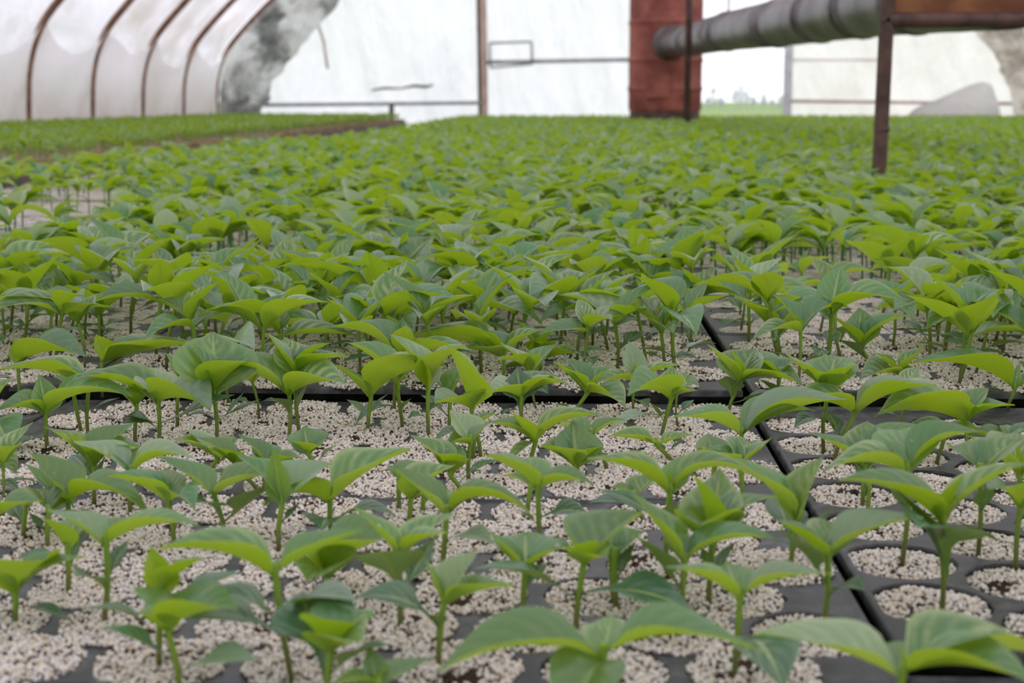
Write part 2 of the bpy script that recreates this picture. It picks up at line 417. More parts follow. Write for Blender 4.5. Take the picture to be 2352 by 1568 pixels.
film_panel('film_panel', XC - 4.12, XP, M['film_end'], lambda x: arch_z(x, 0.02), seed=1)
film_panel('film_panel', XP, XD0, M['film_end'], lambda x: arch_z(x, 0.02), seed=5)
film_panel('film_panel', XD1, XC + 4.12, M['film_cream'], lambda x: arch_z(x, 0.02), seed=9)
film_panel('film_panel', XD0, XD1, M['film_end'], lambda x: arch_z(x, 0.02), zlow=EZ(-120), seed=13)
def gbar(name, p, q, r, mat, sq=False):
    b = MB(); off = Vector((XC, YEND, FLOOR)); b.tube([Vector(p) - off, Vector(q) - off], r, 4 if sq else 8)
    return b.build(name, mat, gable, not sq)
yb = YEND - 0.045
gbar('upright_post', (XP, yb, FLOOR), (XP - 0.03, yb, arch_z(XP, 0.05)), 0.034, M['wood'], True)
gbar('upright_post', (XP - 0.05, yb + 0.02, FLOOR), (XP - 0.08, yb + 0.02, arch_z(XP, 0.05)), 0.018, M['wood_dark'], True)
gbar('upright_post', (XD0, yb, FLOOR), (XD0, yb, arch_z(XD0, 0.05)), 0.03, M['wood'], True)
gbar('upright_post', (XD1, yb, FLOOR), (XD1, yb, arch_z(XD1, 0.05)), 0.045, M['doorpost'], True)
gbar('crossbar', (EX(600), yb, EZ(241)), (XP, yb, EZ(236)), 0.018, M['bar'])
gbar('crossbar', (XP, yb, EZ(146)), (XD0, yb, EZ(140)), 0.020, M['bar'])
gbar('crossbar', (XD1, yb, EZ(232)), (EX(2330), yb, EZ(238)), 0.016, M['wood'])
gbar('crossbar', (XD1, yb, EZ(142)), (EX(2020), yb, EZ(142)), 0.012, M['film_cream'])
gbar('crossbar', (XD0, yb, EZ(-118)), (XD1, yb, EZ(-118)), 0.03, M['wood'])
# the little hanging frame beside the post
fr = MB(); off = Vector((XC, YEND, FLOOR))
cs = [(EX(1128), EZ(104)), (EX(1222), EZ(101)), (EX(1224), EZ(150)), (EX(1130), EZ(158))]
for a, b in zip(cs, cs[1:] + cs[:1]): fr.tube([Vector((a[0], yb - 0.03, a[1])) - off, Vector((b[0], yb - 0.03, b[1])) - off], 0.012, 6)
fr.build('bracket_frame', M['bar'], gable, True)
# stub post and the repair seam in the left film panel
gbar('stub_post', (EX(912), yb - 0.3, FLOOR), (EX(913), yb - 0.3, EZ(240)), 0.026, M['wood_dark'], True)
sm = MB()
pts = [(740, 60), (752, 100), (760, 160)]
sm.tube([Vector((EX(a), YEND - 0.02, EZ(b))) - off for a, b in pts], 0.012, 6)
sm.build('film_fold', M['wood'], gable, True)
sm = MB()
pts = [(858, 208), (890, 203), (925, 204), (955, 198), (985, 200), (1000, 196)]
sm.tube([Vector((EX(a), YEND - 0.02, EZ(b))) - off for a, b in pts], [0.008, 0.014, 0.009, 0.014, 0.016, 0.008], 6)
sm.build('film_tear', M['seam'], gable, True)
gb2 = empty('wall_front', (XC, YBACK, FLOOR)); gb2['kind'] = 'structure'
vv = [(d, 0, z - FLOOR) for d, z in HALF] + [(-d, 0, z - FLOOR) for d, z in reversed(HALF[:-1])]
mesh_obj('film_panel', vv, [tuple(range(len(vv)))], M['film_end'], gb2, smooth=False)

# ---- hoops
words = ['first hoop from the far gable', 'second hoop from the far gable', 'third hoop from the far gable', 'fourth hoop from the far gable', 'fifth hoop from the far gable', 'sixth hoop from the far gable, nearest in view']
for k, y in enumerate(HOOPS):
    o = empty('tunnel_hoop', (XC, y, FLOOR), 'rusty bent steel tube against the film, ' + words[k], 'hoop', 'rusty hoops of the tunnel')
    b = MB()
    arc = [(-d, 0, z - FLOOR) for d, z in HALF] + [(d, 0, z - FLOOR) for d, z in reversed(HALF[:-1])]
    b.tube([Vector(p) for p in arc], 0.026, 8); b.build('tube', M['rust'], o, True)
    b = MB(); b.box((-4.27, -0.05, 0), (-4.17, 0.05, 0.05)); b.build('foot_plate', M['rust'], o)
    b = MB(); b.box((4.17, -0.05, 0), (4.27, 0.05, 0.05)); b.build('foot_plate', M['rust'], o)

# ---- bunched film between the last hoop and the gable panel
def bunched(name, side, dof, mat, label, amp=0.10):
    """dof(z) = inner edge distance from the centre line; the sheet hangs in fat crumples just inside the gable"""
    nu, nv = 60, 130; vs = []; fs = []
    zs = np.linspace(FLOOR + 0.01, 2.2, nv)
    for z in zs:
        do = next((d0 + (d1 - d0) * (z - z0) / (z1 - z0) for (d0, z0), (d1, z1) in zip(HALF, HALF[1:]) if z0 <= z <= z1), 4.2) - 0.05
        di = min(do - 0.05, dof(z))
        for i in range(nu):
            t = i / (nu - 1); d = do + (di - do) * t
            p = Vector((d * 2.6, z * 2.2 + d, 3.3 * side))
            q_ = Vector((d * 1.5 + z * 1.1, z * 1.5 - d * 0.8, 3.3 * side)); w = 1.5 * abs(noise.noise(q_ * 1.6)) + 1.0 * abs(noise.noise(q_ * 3.1)) - .5 + 0.35 * noise.noise(p * 4.3)
            bul = math.sin(math.pi * min(1, max(0, t))) ** 0.5
            vs.append((side * (d + (.05 * noise.noise(Vector((z * 5, 1, side))) + .04 * noise.noise(Vector((z * 11, 2, side)))) * t), -0.06 - amp * bul * (1.0 + 2.4 * w), z - FLOOR + 0.03 * noise.noise(p * 3) * bul))
    for j in range(nv - 1):
        for i in range(nu - 1):
            q = j * nu + i; fs.append((q, q + 1, q + nu + 1, q + nu))
    o = mesh_obj(name, vs, fs, mat); o.location = (XC, YEND - 0.05, FLOOR)
    return tag(o, label, 'plastic film')
lin = lambda pts: (lambda z: float(np.interp(z, [p[1] for p in pts], [p[0] for p in pts])))
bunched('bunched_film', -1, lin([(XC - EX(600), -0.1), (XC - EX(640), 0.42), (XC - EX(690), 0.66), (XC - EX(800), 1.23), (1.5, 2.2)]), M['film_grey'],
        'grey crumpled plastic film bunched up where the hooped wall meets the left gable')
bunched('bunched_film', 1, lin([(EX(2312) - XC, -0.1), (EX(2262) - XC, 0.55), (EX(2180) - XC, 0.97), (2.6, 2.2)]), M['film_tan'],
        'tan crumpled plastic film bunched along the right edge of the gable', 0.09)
# ---- grey heap of sheet at the foot of the cream panel
def heap(name, x0, x1, zt, y, mat, label, cat):
    nu, nv = 40, 20; vs = []; fs = []
    for j in range(nv):
        for i in range(nu):
            u = i / (nu - 1); v = j / (nv - 1); x = x0 + (x1 - x0) * u
            top = zt * float(np.interp(u, [0, .12, .3, .5, .66, .8, .9, .96, 1], [.2, .45, .62, .82, .96, 1.0, .92, .6, .05]))
            p = Vector((x * 2.4, v * 2.5, 7)); w = noise.noise(p) + 0.5 * noise.noise(p * 2.3)
            th = math.pi * v
            vs.append((x + 0.05 * w, y - 0.16 * math.cos(th) + 0.03 * w, FLOOR + (top - FLOOR) * math.sin(th) * (1 + 0.10 * w)))
    for j in range(nv - 1):
        for i in range(nu - 1):
            q = j * nu + i; fs.append((q, q + 1, q + nu + 1, q + nu))
    o = mesh_obj(name, [(a - (x0 + x1) / 2, b - y, c - FLOOR) for a, b, c in vs], fs, mat); o.location = ((x0 + x1) / 2, y, FLOOR)
    return tag(o, label, cat)
heap('sheet_heap', EX(2045), EX(2238), EZ(196), YEND - 0.42, M['film_heap'], 'low grey heap of folded sheeting under the cream gable film', 'sheeting')

# ---- barrel stove with its flue duct
BY = 11.4
bx = (1523 - VPX) / FPX * BY; br = 0.5 * 167 / FPX * BY
barrel = empty('barrel_stove', (bx, BY, FLOOR), 'tall rust red stove made of stacked steel barrels', 'stove')
def lathe(prof, n=40):
    vs = []; fs = []
    for r, z in prof:
        for k in range(n): a = 2 * math.pi * k / n; vs.append((r * math.cos(a), r * math.sin(a), z))
    for i in range(len(prof) - 1):
        for k in range(n): fs.append((i * n + k, i * n + (k + 1) % n, (i + 1) * n + (k + 1) % n, (i + 1) * n + k))
    return vs, fs
bz0 = h + (HOR - 253) / FPX * BY - FLOOR      # underside of the barrel above the floor
ring = lambda z: [(br * .985, z - .03), (br * 1.0, z - .012), (br * 1.02, z), (br * 1.0, z + .012), (br * .985, z + .03)]
zrow = lambda y: h + (HOR - y) / FPX * BY - FLOOR
def barrel_part(z0, z1, rings):
    prof = [(0.001, z0), (br * .97, z0), (br * .985, z0 + .01)]
    for z in rings: prof += ring(z)
    prof += [(br * .985, z1 - .01), (br * .97, z1), (0.001, z1)]
    v, f = lathe(prof); return shade_auto(mesh_obj('barrel', v, f, M['rust_red'], barrel), 50)
barrel_part(bz0, zrow(-60), [zrow(205), zrow(142), zrow(60), zrow(-5)])
barrel_part(zrow(-61), zrow(-330), [zrow(-130), zrow(-230)])
v, f = lathe([(br * .90, 0), (br * .95, 0), (br * .95, bz0 - .002), (br * .90, bz0 - .002)]); shade_auto(mesh_obj('base_ring', v, f, M['rust_dark'], barrel), 40)
b = MB(); b.box((-.17, -br * 1.03, bz0 + .10), (.02, -br * .9, bz0 + .28)); b.build('fire_door', M['rust_red'], barrel)
# flue duct, coming forward and to the right, in joined segments
duct = empty('flue_duct', (0.8, 9.0, FLOOR), 'long grey galvanised flue duct in seamed segments running from the barrel', 'duct')
dr = 0.112
def dpt(x, y, Y): p = at_depth(x, y, Y); return Vector(p) - Vector((0.8, 9.0, FLOOR))
axis = [dpt(1541, 98, 11.10), dpt(1592, 90, 10.2), dpt(1672, 72, 8.6), dpt(1790, 53, 7.05), dpt(1888, 34, 6.15), dpt(1985, 16, 5.45), dpt(2110, -4, 4.75), dpt(2330, -30, 3.95)]
for a, c in zip(axis, axis[1:]):
    b = MB(); n = 7
    b.tube([a.lerp(c, i / (n - 1)) for i in range(n)], [dr * (1.0 + 0.012 * (i % 2)) for i in range(n)], 28); b.build('duct_segment', M['duct'], duct, True)
for a in axis[1:-1]:
    i = axis.index(a); t = (axis[i + 1] - axis[i - 1]).normalized()
    b = MB(); b.tube([a - t * .03, a - t * .014, a, a + t * .014, a + t * .03], [dr * 1.012, dr * 1.03, dr * 1.065, dr * 1.03, dr * 1.012], 28); b.build('seam_band', M['seam'], duct, True)
t = (axis[1] - axis[0]).normalized()
b = MB(); b.tube([axis[0] - t * .02, axis[0] + t * .05], [dr * 1.25, dr * 1.08], 28); b.build('collar', M['seam'], duct, True)
a = axis[2]; b = MB(); b.tube([a + Vector((0, 0, dr)), a + Vector((.02, 0, dr + 1.0))], 0.006, 6); b.build('hanger_wire', M['rust_dark'], duct, True)

# ---- thin brown pole and the brown stand
pz = Vector(on_level(1577, 282, 0.08)); PY = 9.2
px0 = at_depth(1577, 300, PY); px1 = at_depth(1584, -60, PY)
pole = empty('steel_pole', (px0[0], PY, FLOOR), 'thin dark brown steel pole rising from the seedlings before the barrel', 'pole')
b = MB(); b.tube([(0, 0, 0), (px1[0] - px0[0], 0, px1[2] - FLOOR), (px1[0] - px0[0] + 0.02, 0, 2.2)], 0.0225, 10); b.build('shaft', M['rust_dark'], pole, True)
b = MB(); b.tube([(0, 0, 0.0), (0, 0, 0.012)], 0.06, 12); b.build('foot_plate', M['rust_dark'], pole)
SY = 3.02
pa = at_depth(2018, 420, SY); pb = at_depth(2040, -20, SY)
stand = empty('steel_stand', (pa[0], SY, FLOOR), 'dark brown tube stand carrying a rusty sheet above the seedlings', 'stand')
rr = 0.0155
b = MB(); b.tube([(0, 0, 0), (pa[0] * 0 + 0, 0, pa[2] - FLOOR), (pb[0] - pa[0], 0, pb[2] - FLOOR + 0.02)], rr, 14); shade_auto(b.build('leg', M['rust_dark'], stand), 50)
b = MB(); b.tube([(pa[0] * 0 + 0.002, 0, at_depth(2024, 292, SY)[2] - FLOOR), (0.003, 0, at_depth(2024, 302, SY)[2] - FLOOR)], rr * 1.06, 14); b.build('weld_ring', M['rust_dark'], stand, True)
b = MB(); b.tube([(0, 0, 0), (0, 0, .008)], .04, 12); b.build('foot_plate', M['rust_dark'], stand)
zb = at_depth(2200, 46, SY)[2] - FLOOR; xo = pb[0] - pa[0]
b = MB(); b.tube([(xo - 0.012, 0, zb), (xo + 0.75, 0, zb)], rr, 14); shade_auto(b.build('crossbar', M['rust_dark'], stand), 50)
b = MB(); b.tube([(xo + 0.74, 0, 0), (xo + 0.75, 0, zb + 0.06)], rr, 14); shade_auto(b.build('leg', M['rust_dark'], stand), 50)
b = MB(); b.box((xo + 0.006, rr * .2, zb + rr * .9), (xo + 0.76, rr * .2 + 0.02, zb + 0.42)); b.build('sheet_panel', M['rust_panel'], stand)

# ---- bare trees along the far edge of the field
def tree(px, Y, hh, seed):
    x = (px - VPX) / FPX * Y; z = field_z(x, Y); r = random.Random(seed)
    return x, z, r
TW = ['first', 'second', 'third', 'fourth', 'fifth', 'sixth', 'seventh', 'eighth', 'ninth', 'tenth']
for k, (px, hgt, wd) in enumerate([(1620, 1.5, 1.6), (1633, 2.9, 2.0), (1650, 1.4, 1.5), (1681, 2.6, 2.0), (1694, 3.3, 2.3), (1707, 2.4, 1.9), (1722, 1.5, 1.5), (1744, 2.2, 1.6), (1764, 1.2, 1.2), (1782, 1.6, 1.4)]):
    Y = 190 + 3 * (k % 3); x = (px - VPX) / FPX * Y; z = field_z(x, Y) - 0.05; r = random.Random(k)
    o = empty('bare_tree', (x, Y, z), 'haze-pale bare tree at the field edge, %s one from the barrel through the doorway' % TW[k], 'tree', 'bare trees beyond the field')
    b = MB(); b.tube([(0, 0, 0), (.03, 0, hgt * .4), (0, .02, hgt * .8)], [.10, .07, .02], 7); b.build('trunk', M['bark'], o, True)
    b = MB()
    for i in range(46):
        zz = hgt * r.uniform(.18, .8); a = r.uniform(0, 6.28); ln = wd * r.uniform(.25, .62) * (1.15 - zz / hgt)
        e = Vector((math.cos(a) * ln, math.sin(a) * ln, zz + r.uniform(.15, .5) * hgt * .4)); m_ = Vector((0, 0, zz)).lerp(e, .5) + Vector((0, 0, -.05))
        b.tube([(0, 0, zz), m_, e], [.04, .03, .014], 4)
        for q in range(3):
            s0 = m_.lerp(e, r.random()); b.tube([s0, s0 + Vector((r.uniform(-.25, .25), r.uniform(-.25, .25), r.uniform(.1, .4)))], [.022, .01], 3)
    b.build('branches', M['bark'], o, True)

# ------------------------------------------------------------------ trays
TRAYS = []     # name words, kind, x0, x1, y0, y1, z
def cells_of(kind, x0, x1, y0, y1):
    c = []
    if kind == 'L':
        for r in range(6):
            for k in range(8):
                x = (x1 - 0.122 - 0.265 * k) - (0.1325 if r % 2 == 0 else 0.0); c.append((x, y0 + 0.102 + (y1 - y0 - 0.2175) / 5 * r, r, 7 - k))
    else:
        for q in range(5):
            for k in range(7):
                c.append((x0 + 0.124 + 0.23 * q, y0 + 0.258 + 0.268 * k - (0.134 if q % 2 else 0), k, q))
    return c
RAD = {'L': 0.1150 * h, 'P': 0.122 * h}
rowsY = [(1.12, 2.285), (2.30, 3.485), (3.50, 4.645)] + [(4.665 + 1.18 * i, 4.665 + 1.18 * i + 1.17) for i in range(6)]
rw = ['nearest', 'front', 'second', 'third', 'fourth', 'fifth', 'sixth', 'seventh', 'eighth']
colsL = [('far left', -6.205, -3.95), ('left', -3.935, -1.68), ('middle', -1.665, 0.595)]
for i, (y0, y1) in enumerate(rowsY):
    z = 0.0 if i < 3 else 0.045 * h
    for w, a, b_ in colsL: TRAYS.append([w, rw[i], 'L', a, b_, y0, y1, z])
    if i >= 3:
        for w, a, b_ in (('right', 0.625, 2.88), ('far right', 2.9, 5.155)): TRAYS.append([w, rw[i], 'L', a, b_, y0, y1, z])
TRAYS.append(['right', 'nearest', 'L', 0.625, 2.88, 1.33, 2.50, -0.01])
TRAYS.append(['right', 'front', 'P', 0.618, 1.793, 2.515, 4.63, 0.0])
TRAYS.append(['far right', 'front', 'P', 1.815, 2.99, 2.515, 4.63, 0.0])
def in_view(x0, x1, y0, y1, m=200):
    pts = [to_px((a * h, b * h, 0.0)) for a in (x0, x1) for b in (y0, y1)]
    xs = [p[0] for p in pts]; ys = [p[1] for p in pts]
    return max(xs) > -m and min(xs) < 2352 + m and min(ys) < 1568 + 420
TRAYS = [t for t in TRAYS if in_view(*t[3:7])]

def deck_mesh(kind, w, d, cells, r):
    """deck plate with round holes, a soft raised rim and sides that taper down"""
    N = 28; co = []; ed = []; e = 0.004
    bor = []
    for (ax, ay), (bx_, by_) in zip([(e, e), (w - e, e), (w - e, d - e), (e, d - e)], [(w - e, e), (w - e, d - e), (e, d - e), (e, e)]):
        for i in range(12): bor.append((ax + (bx_ - ax) * i / 12, ay + (by_ - ay) * i / 12))
    nb = len(bor); co += bor; ed += [(i, (i + 1) % nb) for i in range(nb)]
    for cx_, cy_ in cells:
        s = len(co)
        for k in range(N): a = 2 * math.pi * k / N; co.append((cx_ + (r + .0006) * math.cos(a), cy_ + (r + .0006) * math.sin(a)))
        ed += [(s + k, s + (k + 1) % N) for k in range(N)]
    vo, _, fo, *_r = geometry.delaunay_2d_cdt([Vector(p) for p in co], ed, [], 0, 1e-6)
    vs = [(p.x, p.y, 0.0) for p in vo]; C = np.array(cells); fs = []
    for f in fo:
        m = sum((vo[i] for i in f), Vector((0, 0))) / len(f)
        if np.min(np.hypot(C[:, 0] - m.x, C[:, 1] - m.y)) > r * 0.97 and e - 1e-5 <= m.x <= w - e + 1e-5 and e - 1e-5 <= m.y <= d - e + 1e-5:
            a, b_, c_ = (vo[i] for i in f[:3])
            fs.append(tuple(f) if (b_ - a).cross(c_ - a) > 0 else tuple(reversed(f)))
    # lips: from the deck hole down into the cup
    for cx_, cy_ in cells:
        s = len(vs)
        for rad, z in ((r + .0006, 0), (r, -.0012)):
            for k in range(N): a = 2 * math.pi * k / N; vs.append((cx_ + rad * math.cos(a), cy_ + rad * math.sin(a), z))
        for k in range(N): k2 = (k + 1) % N; fs.append((s + k, s + N + k, s + N + k2, s + k2))
    return vs, fs
def rim_mesh(w, d):
    """rolled rim around the deck and the tapered skirt below"""
    e = 0.004; vs = []; fs = []
    prof = [(e, 0.0), (e * .6, .0012), (e * .25, .0012), (0, 0.0), (-.0, -.004), (.004, -.006), (.012, -.055)]
    for off, z in prof:
        vs += [(off, off, z), (w - off, off, z), (w - off, d - off, z), (off, d - off, z)]
    for i in range(len(prof) - 1):
        for k in range(4):
            k2 = (k + 1) % 4; fs.append((i * 4 + k, (i + 1) * 4 + k, (i + 1) * 4 + k2, i * 4 + k2))
    return vs, fs
def cup_mesh(r, depth=.05):
    N = 24; vs = []; fs = []
    for rad, z in ((r, -.0012), (r * .96, -.012), (r * .72, -depth)):
        for k in range(N): a = 2 * math.pi * k / N; vs.append((rad * math.cos(a), rad * math.sin(a), z))
    for i in range(2):
        for k in range(N): k2 = (k + 1) % N; fs.append((i * N + k, (i + 1) * N + k, (i + 1) * N + k2, i * N + k2))
    fs.append(tuple(2 * N + k for k in range(N)))
    return vs, fs

# perlite grains scattered by geometry nodes over the soil discs
def grain_group():
    g = bpy.data.node_groups.new('perlite_scatter', 'GeometryNodeTree')
    g.interface.new_socket('Geometry', in_out='INPUT', socket_type='NodeSocketGeometry')
    g.interface.new_socket('Geometry', in_out='OUTPUT', socket_type='NodeSocketGeometry')
    sd = g.interface.new_socket('Density', in_out='INPUT', socket_type='NodeSocketFloat')
    sz = g.interface.new_socket('Size', in_out='INPUT', socket_type='NodeSocketFloat')
    N = g.nodes.new; L = g.links.new
    gi = N('NodeGroupInput'); go = N('NodeGroupOutput')
    dp = N('GeometryNodeDistributePointsOnFaces'); dp.distribute_method = 'RANDOM'
    L(gi.outputs['Geometry'], dp.inputs['Mesh'])
    na = N('GeometryNodeInputNamedAttribute'); na.data_type = 'FLOAT'; na.inputs['Name'].default_value = 'cover'
    mm = N('ShaderNodeMath'); mm.operation = 'MULTIPLY'; L(gi.outputs['Density'], mm.inputs[0]); L(na.outputs[0], mm.inputs[1])
    L(mm.outputs[0], dp.inputs['Density'])
    ico = N('GeometryNodeMeshIcoSphere'); ico.inputs['Radius'].default_value = 1.0; ico.inputs['Subdivisions'].default_value = 1
    sp = N('GeometryNodeSetPosition'); L(ico.outputs['Mesh'], sp.inputs['Geometry'])
    rv0 = N('FunctionNodeRandomValue'); rv0.data_type = 'FLOAT_VECTOR'
    rv0.inputs[0].default_value = (-.3, -.3, -.3); rv0.inputs[1].default_value = (.3, .3, .3); L(rv0.outputs[0], sp.inputs['Offset'])
    sm_ = N('GeometryNodeSetMaterial'); sm_.inputs['Material'].default_value = M['grain']; L(sp.outputs[0], sm_.inputs['Geometry'])
    ip = N('GeometryNodeInstanceOnPoints'); L(dp.outputs['Points'], ip.inputs['Points']); L(sm_.outputs[0], ip.inputs['Instance'])
    rr_ = N('FunctionNodeRandomValue'); rr_.data_type = 'FLOAT_VECTOR'; rr_.inputs[0].default_value = (0, 0, 0); rr_.inputs[1].default_value = (6.28, 6.28, 6.28)
    L(rr_.outputs[0], ip.inputs['Rotation'])
    rs = N('FunctionNodeRandomValue'); rs.data_type = 'FLOAT_VECTOR'; rs.inputs[0].default_value = (.70, .68, .6); rs.inputs[1].default_value = (1.25, 1.2, 1.05)
    rs.inputs['Seed'].default_value = 3
    vm = N('ShaderNodeVectorMath'); vm.operation = 'SCALE'; L(rs.outputs[0], vm.inputs[0]); L(gi.outputs['Size'], vm.inputs['Scale'])
    L(vm.outputs[0], ip.inputs['Scale'])
    ti = N('GeometryNodeTranslateInstances'); L(ip.outputs[0], ti.inputs['Instances'])
    rz = N('FunctionNodeRandomValue'); rz.data_type = 'FLOAT_VECTOR'; rz.inputs[0].default_value = (0, 0, -.0004); rz.inputs[1].default_value = (0, 0, .0016); rz.inputs['Seed'].default_value = 9
    L(rz.outputs[0], ti.inputs['Translation']); ti.inputs['Local Space'].default_value = False
    jn = N('GeometryNodeJoinGeometry'); L(gi.outputs['Geometry'], jn.inputs[0]); L(ti.outputs[0], jn.inputs[0])
    L(jn.outputs[0], go.inputs['Geometry'])
    return g, sd.identifier, sz.identifier
GG, ID_D, ID_S = grain_group()

CELLS = []      # every cell that could carry a seedling: x, y, z (m), tray index, row, place
DECK = {}
for ti_, t in enumerate(TRAYS):
    w_, r_, kind, x0, x1, y0, y1, z = t
    x0, x1, y0, y1 = (q * h for q in (x0, x1, y0, y1))
    cl = cells_of(kind, *(q / h for q in (0, x1 - x0, 0, y1 - y0)))
    rad = RAD[kind]
    lab = 'black plastic seedling tray with round cells, %s row of trays, %s place' % (r_, w_)
    o = empty('seedling_tray', (x0, y0, z), lab, 'tray', 'seedling trays on the bed')
    t.append(o)
    if (kind, round(x1 - x0, 3), round(y1 - y0, 3)) not in DECK:
        v, f = deck_mesh(kind, x1 - x0, y1 - y0, [(a * h, b_ * h) for a, b_, *_ in cl], rad)
        dk = mesh_obj('deck', v, f, M['tray'], o, smooth=False)
        v, f = rim_mesh(x1 - x0, y1 - y0); rm = shade_auto(mesh_obj('rim', v, f, M['tray'], o), 60)
        v, f = cup_mesh(rad); cp = mesh_obj('cell', v, f, M['cup'], o); first = True
        DECK[(kind, round(x1 - x0, 3), round(y1 - y0, 3))] = (dk.data, rm.data, cp.data)
    else:
        first = False
        dm, rmm, cpm = DECK[(kind, round(x1 - x0, 3), round(y1 - y0, 3))]
        for nm, me in (('deck', dm), ('rim', rmm)):
            q = bpy.data.objects.new(nm, me); COL.objects.link(q); q.parent = o
    near = y0 < 4.6 * h and y1 > 2.4 * h
    pv = []; pf = []; pc = []
    for n_, (a, b_, row, plc) in enumerate(cl):
        X, Y = a * h, b_ * h
        if near:
            if first and n_ == 0: cp.location = (X, Y, 0)
            else:
                q = bpy.data.objects.new('cell', DECK[(kind, round(x1 - x0, 3), round(y1 - y0, 3))][2]); COL.objects.link(q); q.parent = o; q.location = (X, Y, 0)
        CELLS.append((x0 + X, y0 + Y, z, ti_, row, plc))
        # domed fill
        s = len(pv); N = 20; spill = 1.0 if kind == 'P' else ((1.05 if x0 + a * h < -0.02 else 1.0 + .05 * (n_ % 3 == 0)) if r_ in ('nearest', 'front') else 1.06); rg = random.Random(ti_ * 100 + n_); lvl = (-0.0022 if kind == 'L' and r_ in ('nearest', 'front') else -0.0014 if kind == 'L' else -.0034) + rg.uniform(-.0010, .0008)
        hx, hy = rg.uniform(-.6, .6) * rad, rg.uniform(-.6, .6) * rad; hr = rg.uniform(.15, .5) * rad if rg.random() < .75 else 0
        def addv(x, y, rel):
            pv.append((X + x, Y + y, (max(lvl, .0003) if rel == 1 and spill > 1 else lvl + .0032 * (1 - rel * rel)) + .0016 * noise.noise(Vector(((x0 + X + x) * 90, (y0 + Y + y) * 90, 1)))))
            k_ = math.hypot(x - hx, y - hy); k2_ = math.hypot(x + hy * 1.1, y - hx * .9)
            pc.append(0.16 if hr and (k_ < hr or k2_ < hr * .55) else 1.0)
        addv(0, 0, 0)
        for q in range(1, 5):
            for k in range(N): an = 2 * math.pi * k / N; addv(rad * .985 * spill * q / 4 * math.cos(an), rad * .985 * spill * q / 4 * math.sin(an), q / 4)
        for k in range(N): pf.append((s, s + 1 + k, s + 1 + (k + 1) % N))
        for q in range(3):
            for k in range(N):
                k2 = (k + 1) % N; A = s + 1 + q * N; pf.append((A + k, A + N + k, A + N + k2, A + k2))
    grains = y1 > 2.4 * h and y0 < 5.8 * h
    po = mesh_obj('perlite', pv, pf, M['fill'] if grains else M['perlite_far'])
    po.location = (x0, y0, z)
    tag(po, 'pale perlite granules filling the cells, %s row of trays, %s place' % (r_, w_), 'perlite', kind='stuff')
    if first and not near: cp.location = (cl[0][0] * h, cl[0][1] * h, 0)
    if grains:
        at = po.data.attributes.new('cover', 'FLOAT', 'POINT'); at.data.foreach_set('value', pc)
        md = po.modifiers.new('scatter', 'NODES'); md.node_group = GG
        mid_far = y0 > 4.6 * h
        md[ID_D] = 270000.0 if mid_far else 430000.0
        md[ID_S] = 0.00122 if mid_far else 0.00104
    # loose crumbs are part of the fill; dark bark chunks
# bark chunks lying on the perlite
chunk_i = 0
for (cx_, cy_, cz, ti_, row, plc) in CELLS:
    if not (2.4 * h < cy_ < 4.3 * h) or rnd.random() > 0.30: continue
    X = cx_ + rnd.uniform(-.6, .6) * .024; Y = cy_ + rnd.uniform(-.6, .6) * .024
    sx, sy, sz = rnd.uniform(.0022, .0048), rnd.uniform(.0018, .0035), rnd.uniform(.0012, .0026)
    vs = []; bmt = bmesh.new(); bmesh.ops.create_icosphere(bmt, subdivisions=2, radius=1)
    for v in bmt.verts:
        q = v.co * (1 + .45 * noise.noise(v.co * 1.7 + Vector((chunk_i, 0, 0)))); v.co = Vector((q.x * sx, q.y * sy, q.z * sz))
    me = bpy.data.meshes.new('bark_chunk'); bmt.to_mesh(me); bmt.free(); me.materials.append(M['soil'])
    o = bpy.data.objects.new('bark_chunk', me); COL.objects.link(o); o.location = (X, Y, cz + sz * .5); o.rotation_euler.z = rnd.uniform(0, 6)
    tt = TRAYS[ti_]
    tag(o, 'dark brown bark crumb on perlite, cell %s of row %s, %s %s tray' % ((TW + ['last'])[min(plc, 9)], TW[row], tt[1], tt[0]), 'bark', 'bark crumbs lying on the perlite'); chunk_i += 1

# bed beneath and beyond the single trays: perlite mats with dark joints (too far to tell apart)
YF = 4.665 * h + 1.18 * 6 * h
bedv = []; bedf = []
def mat_box(x0, x1, y0, y1, z0, z1):
    n = len(bedv)
    bedv.extend([(x0, y0, z0), (x1, y0, z0), (x1, y1, z0), (x0, y1, z0), (x0, y0, z1), (x1, y0, z1), (x1, y1, z1), (x0, y1, z1)])
    bedf.extend([tuple(n + i for i in q) for q in ((4, 5, 6, 7), (0, 1, 5, 4), (1, 2, 6, 5), (2, 3, 7, 6), (3, 0, 4, 7))])
y = YF
while y < 13.6:
    y1_ = y + 1.17 * h
    for pp in (SY, PY):
        if y < pp < y1_ + .02: y1_ = pp - .045
    x = -6.205 * h + .42 * min(1, max(0, (y - 4.5) / 1.5))
    while x < 4.25:
        if abs(to_px((x + .25, y, 0))[0] - 1176) < 1900 and not (abs(x + .25 - bx) < 0.55 and abs(y + .13 - BY) < .45):
            mat_box(x, x + 2.255 * h, y, y1_, FLOOR + .02, .008)
        x += 2.28 * h
    y = y1_ + (.09 if min(abs(y1_ - SY), abs(y1_ - PY)) < .06 else .01 * h)
o = mesh_obj('far_seedling_trays', bedv, bedf, M['perlite_far'], smooth=False)
tag(o, 'pale perlite filled trays packed over the far bed under the seedlings', 'tray', kind='stuff')

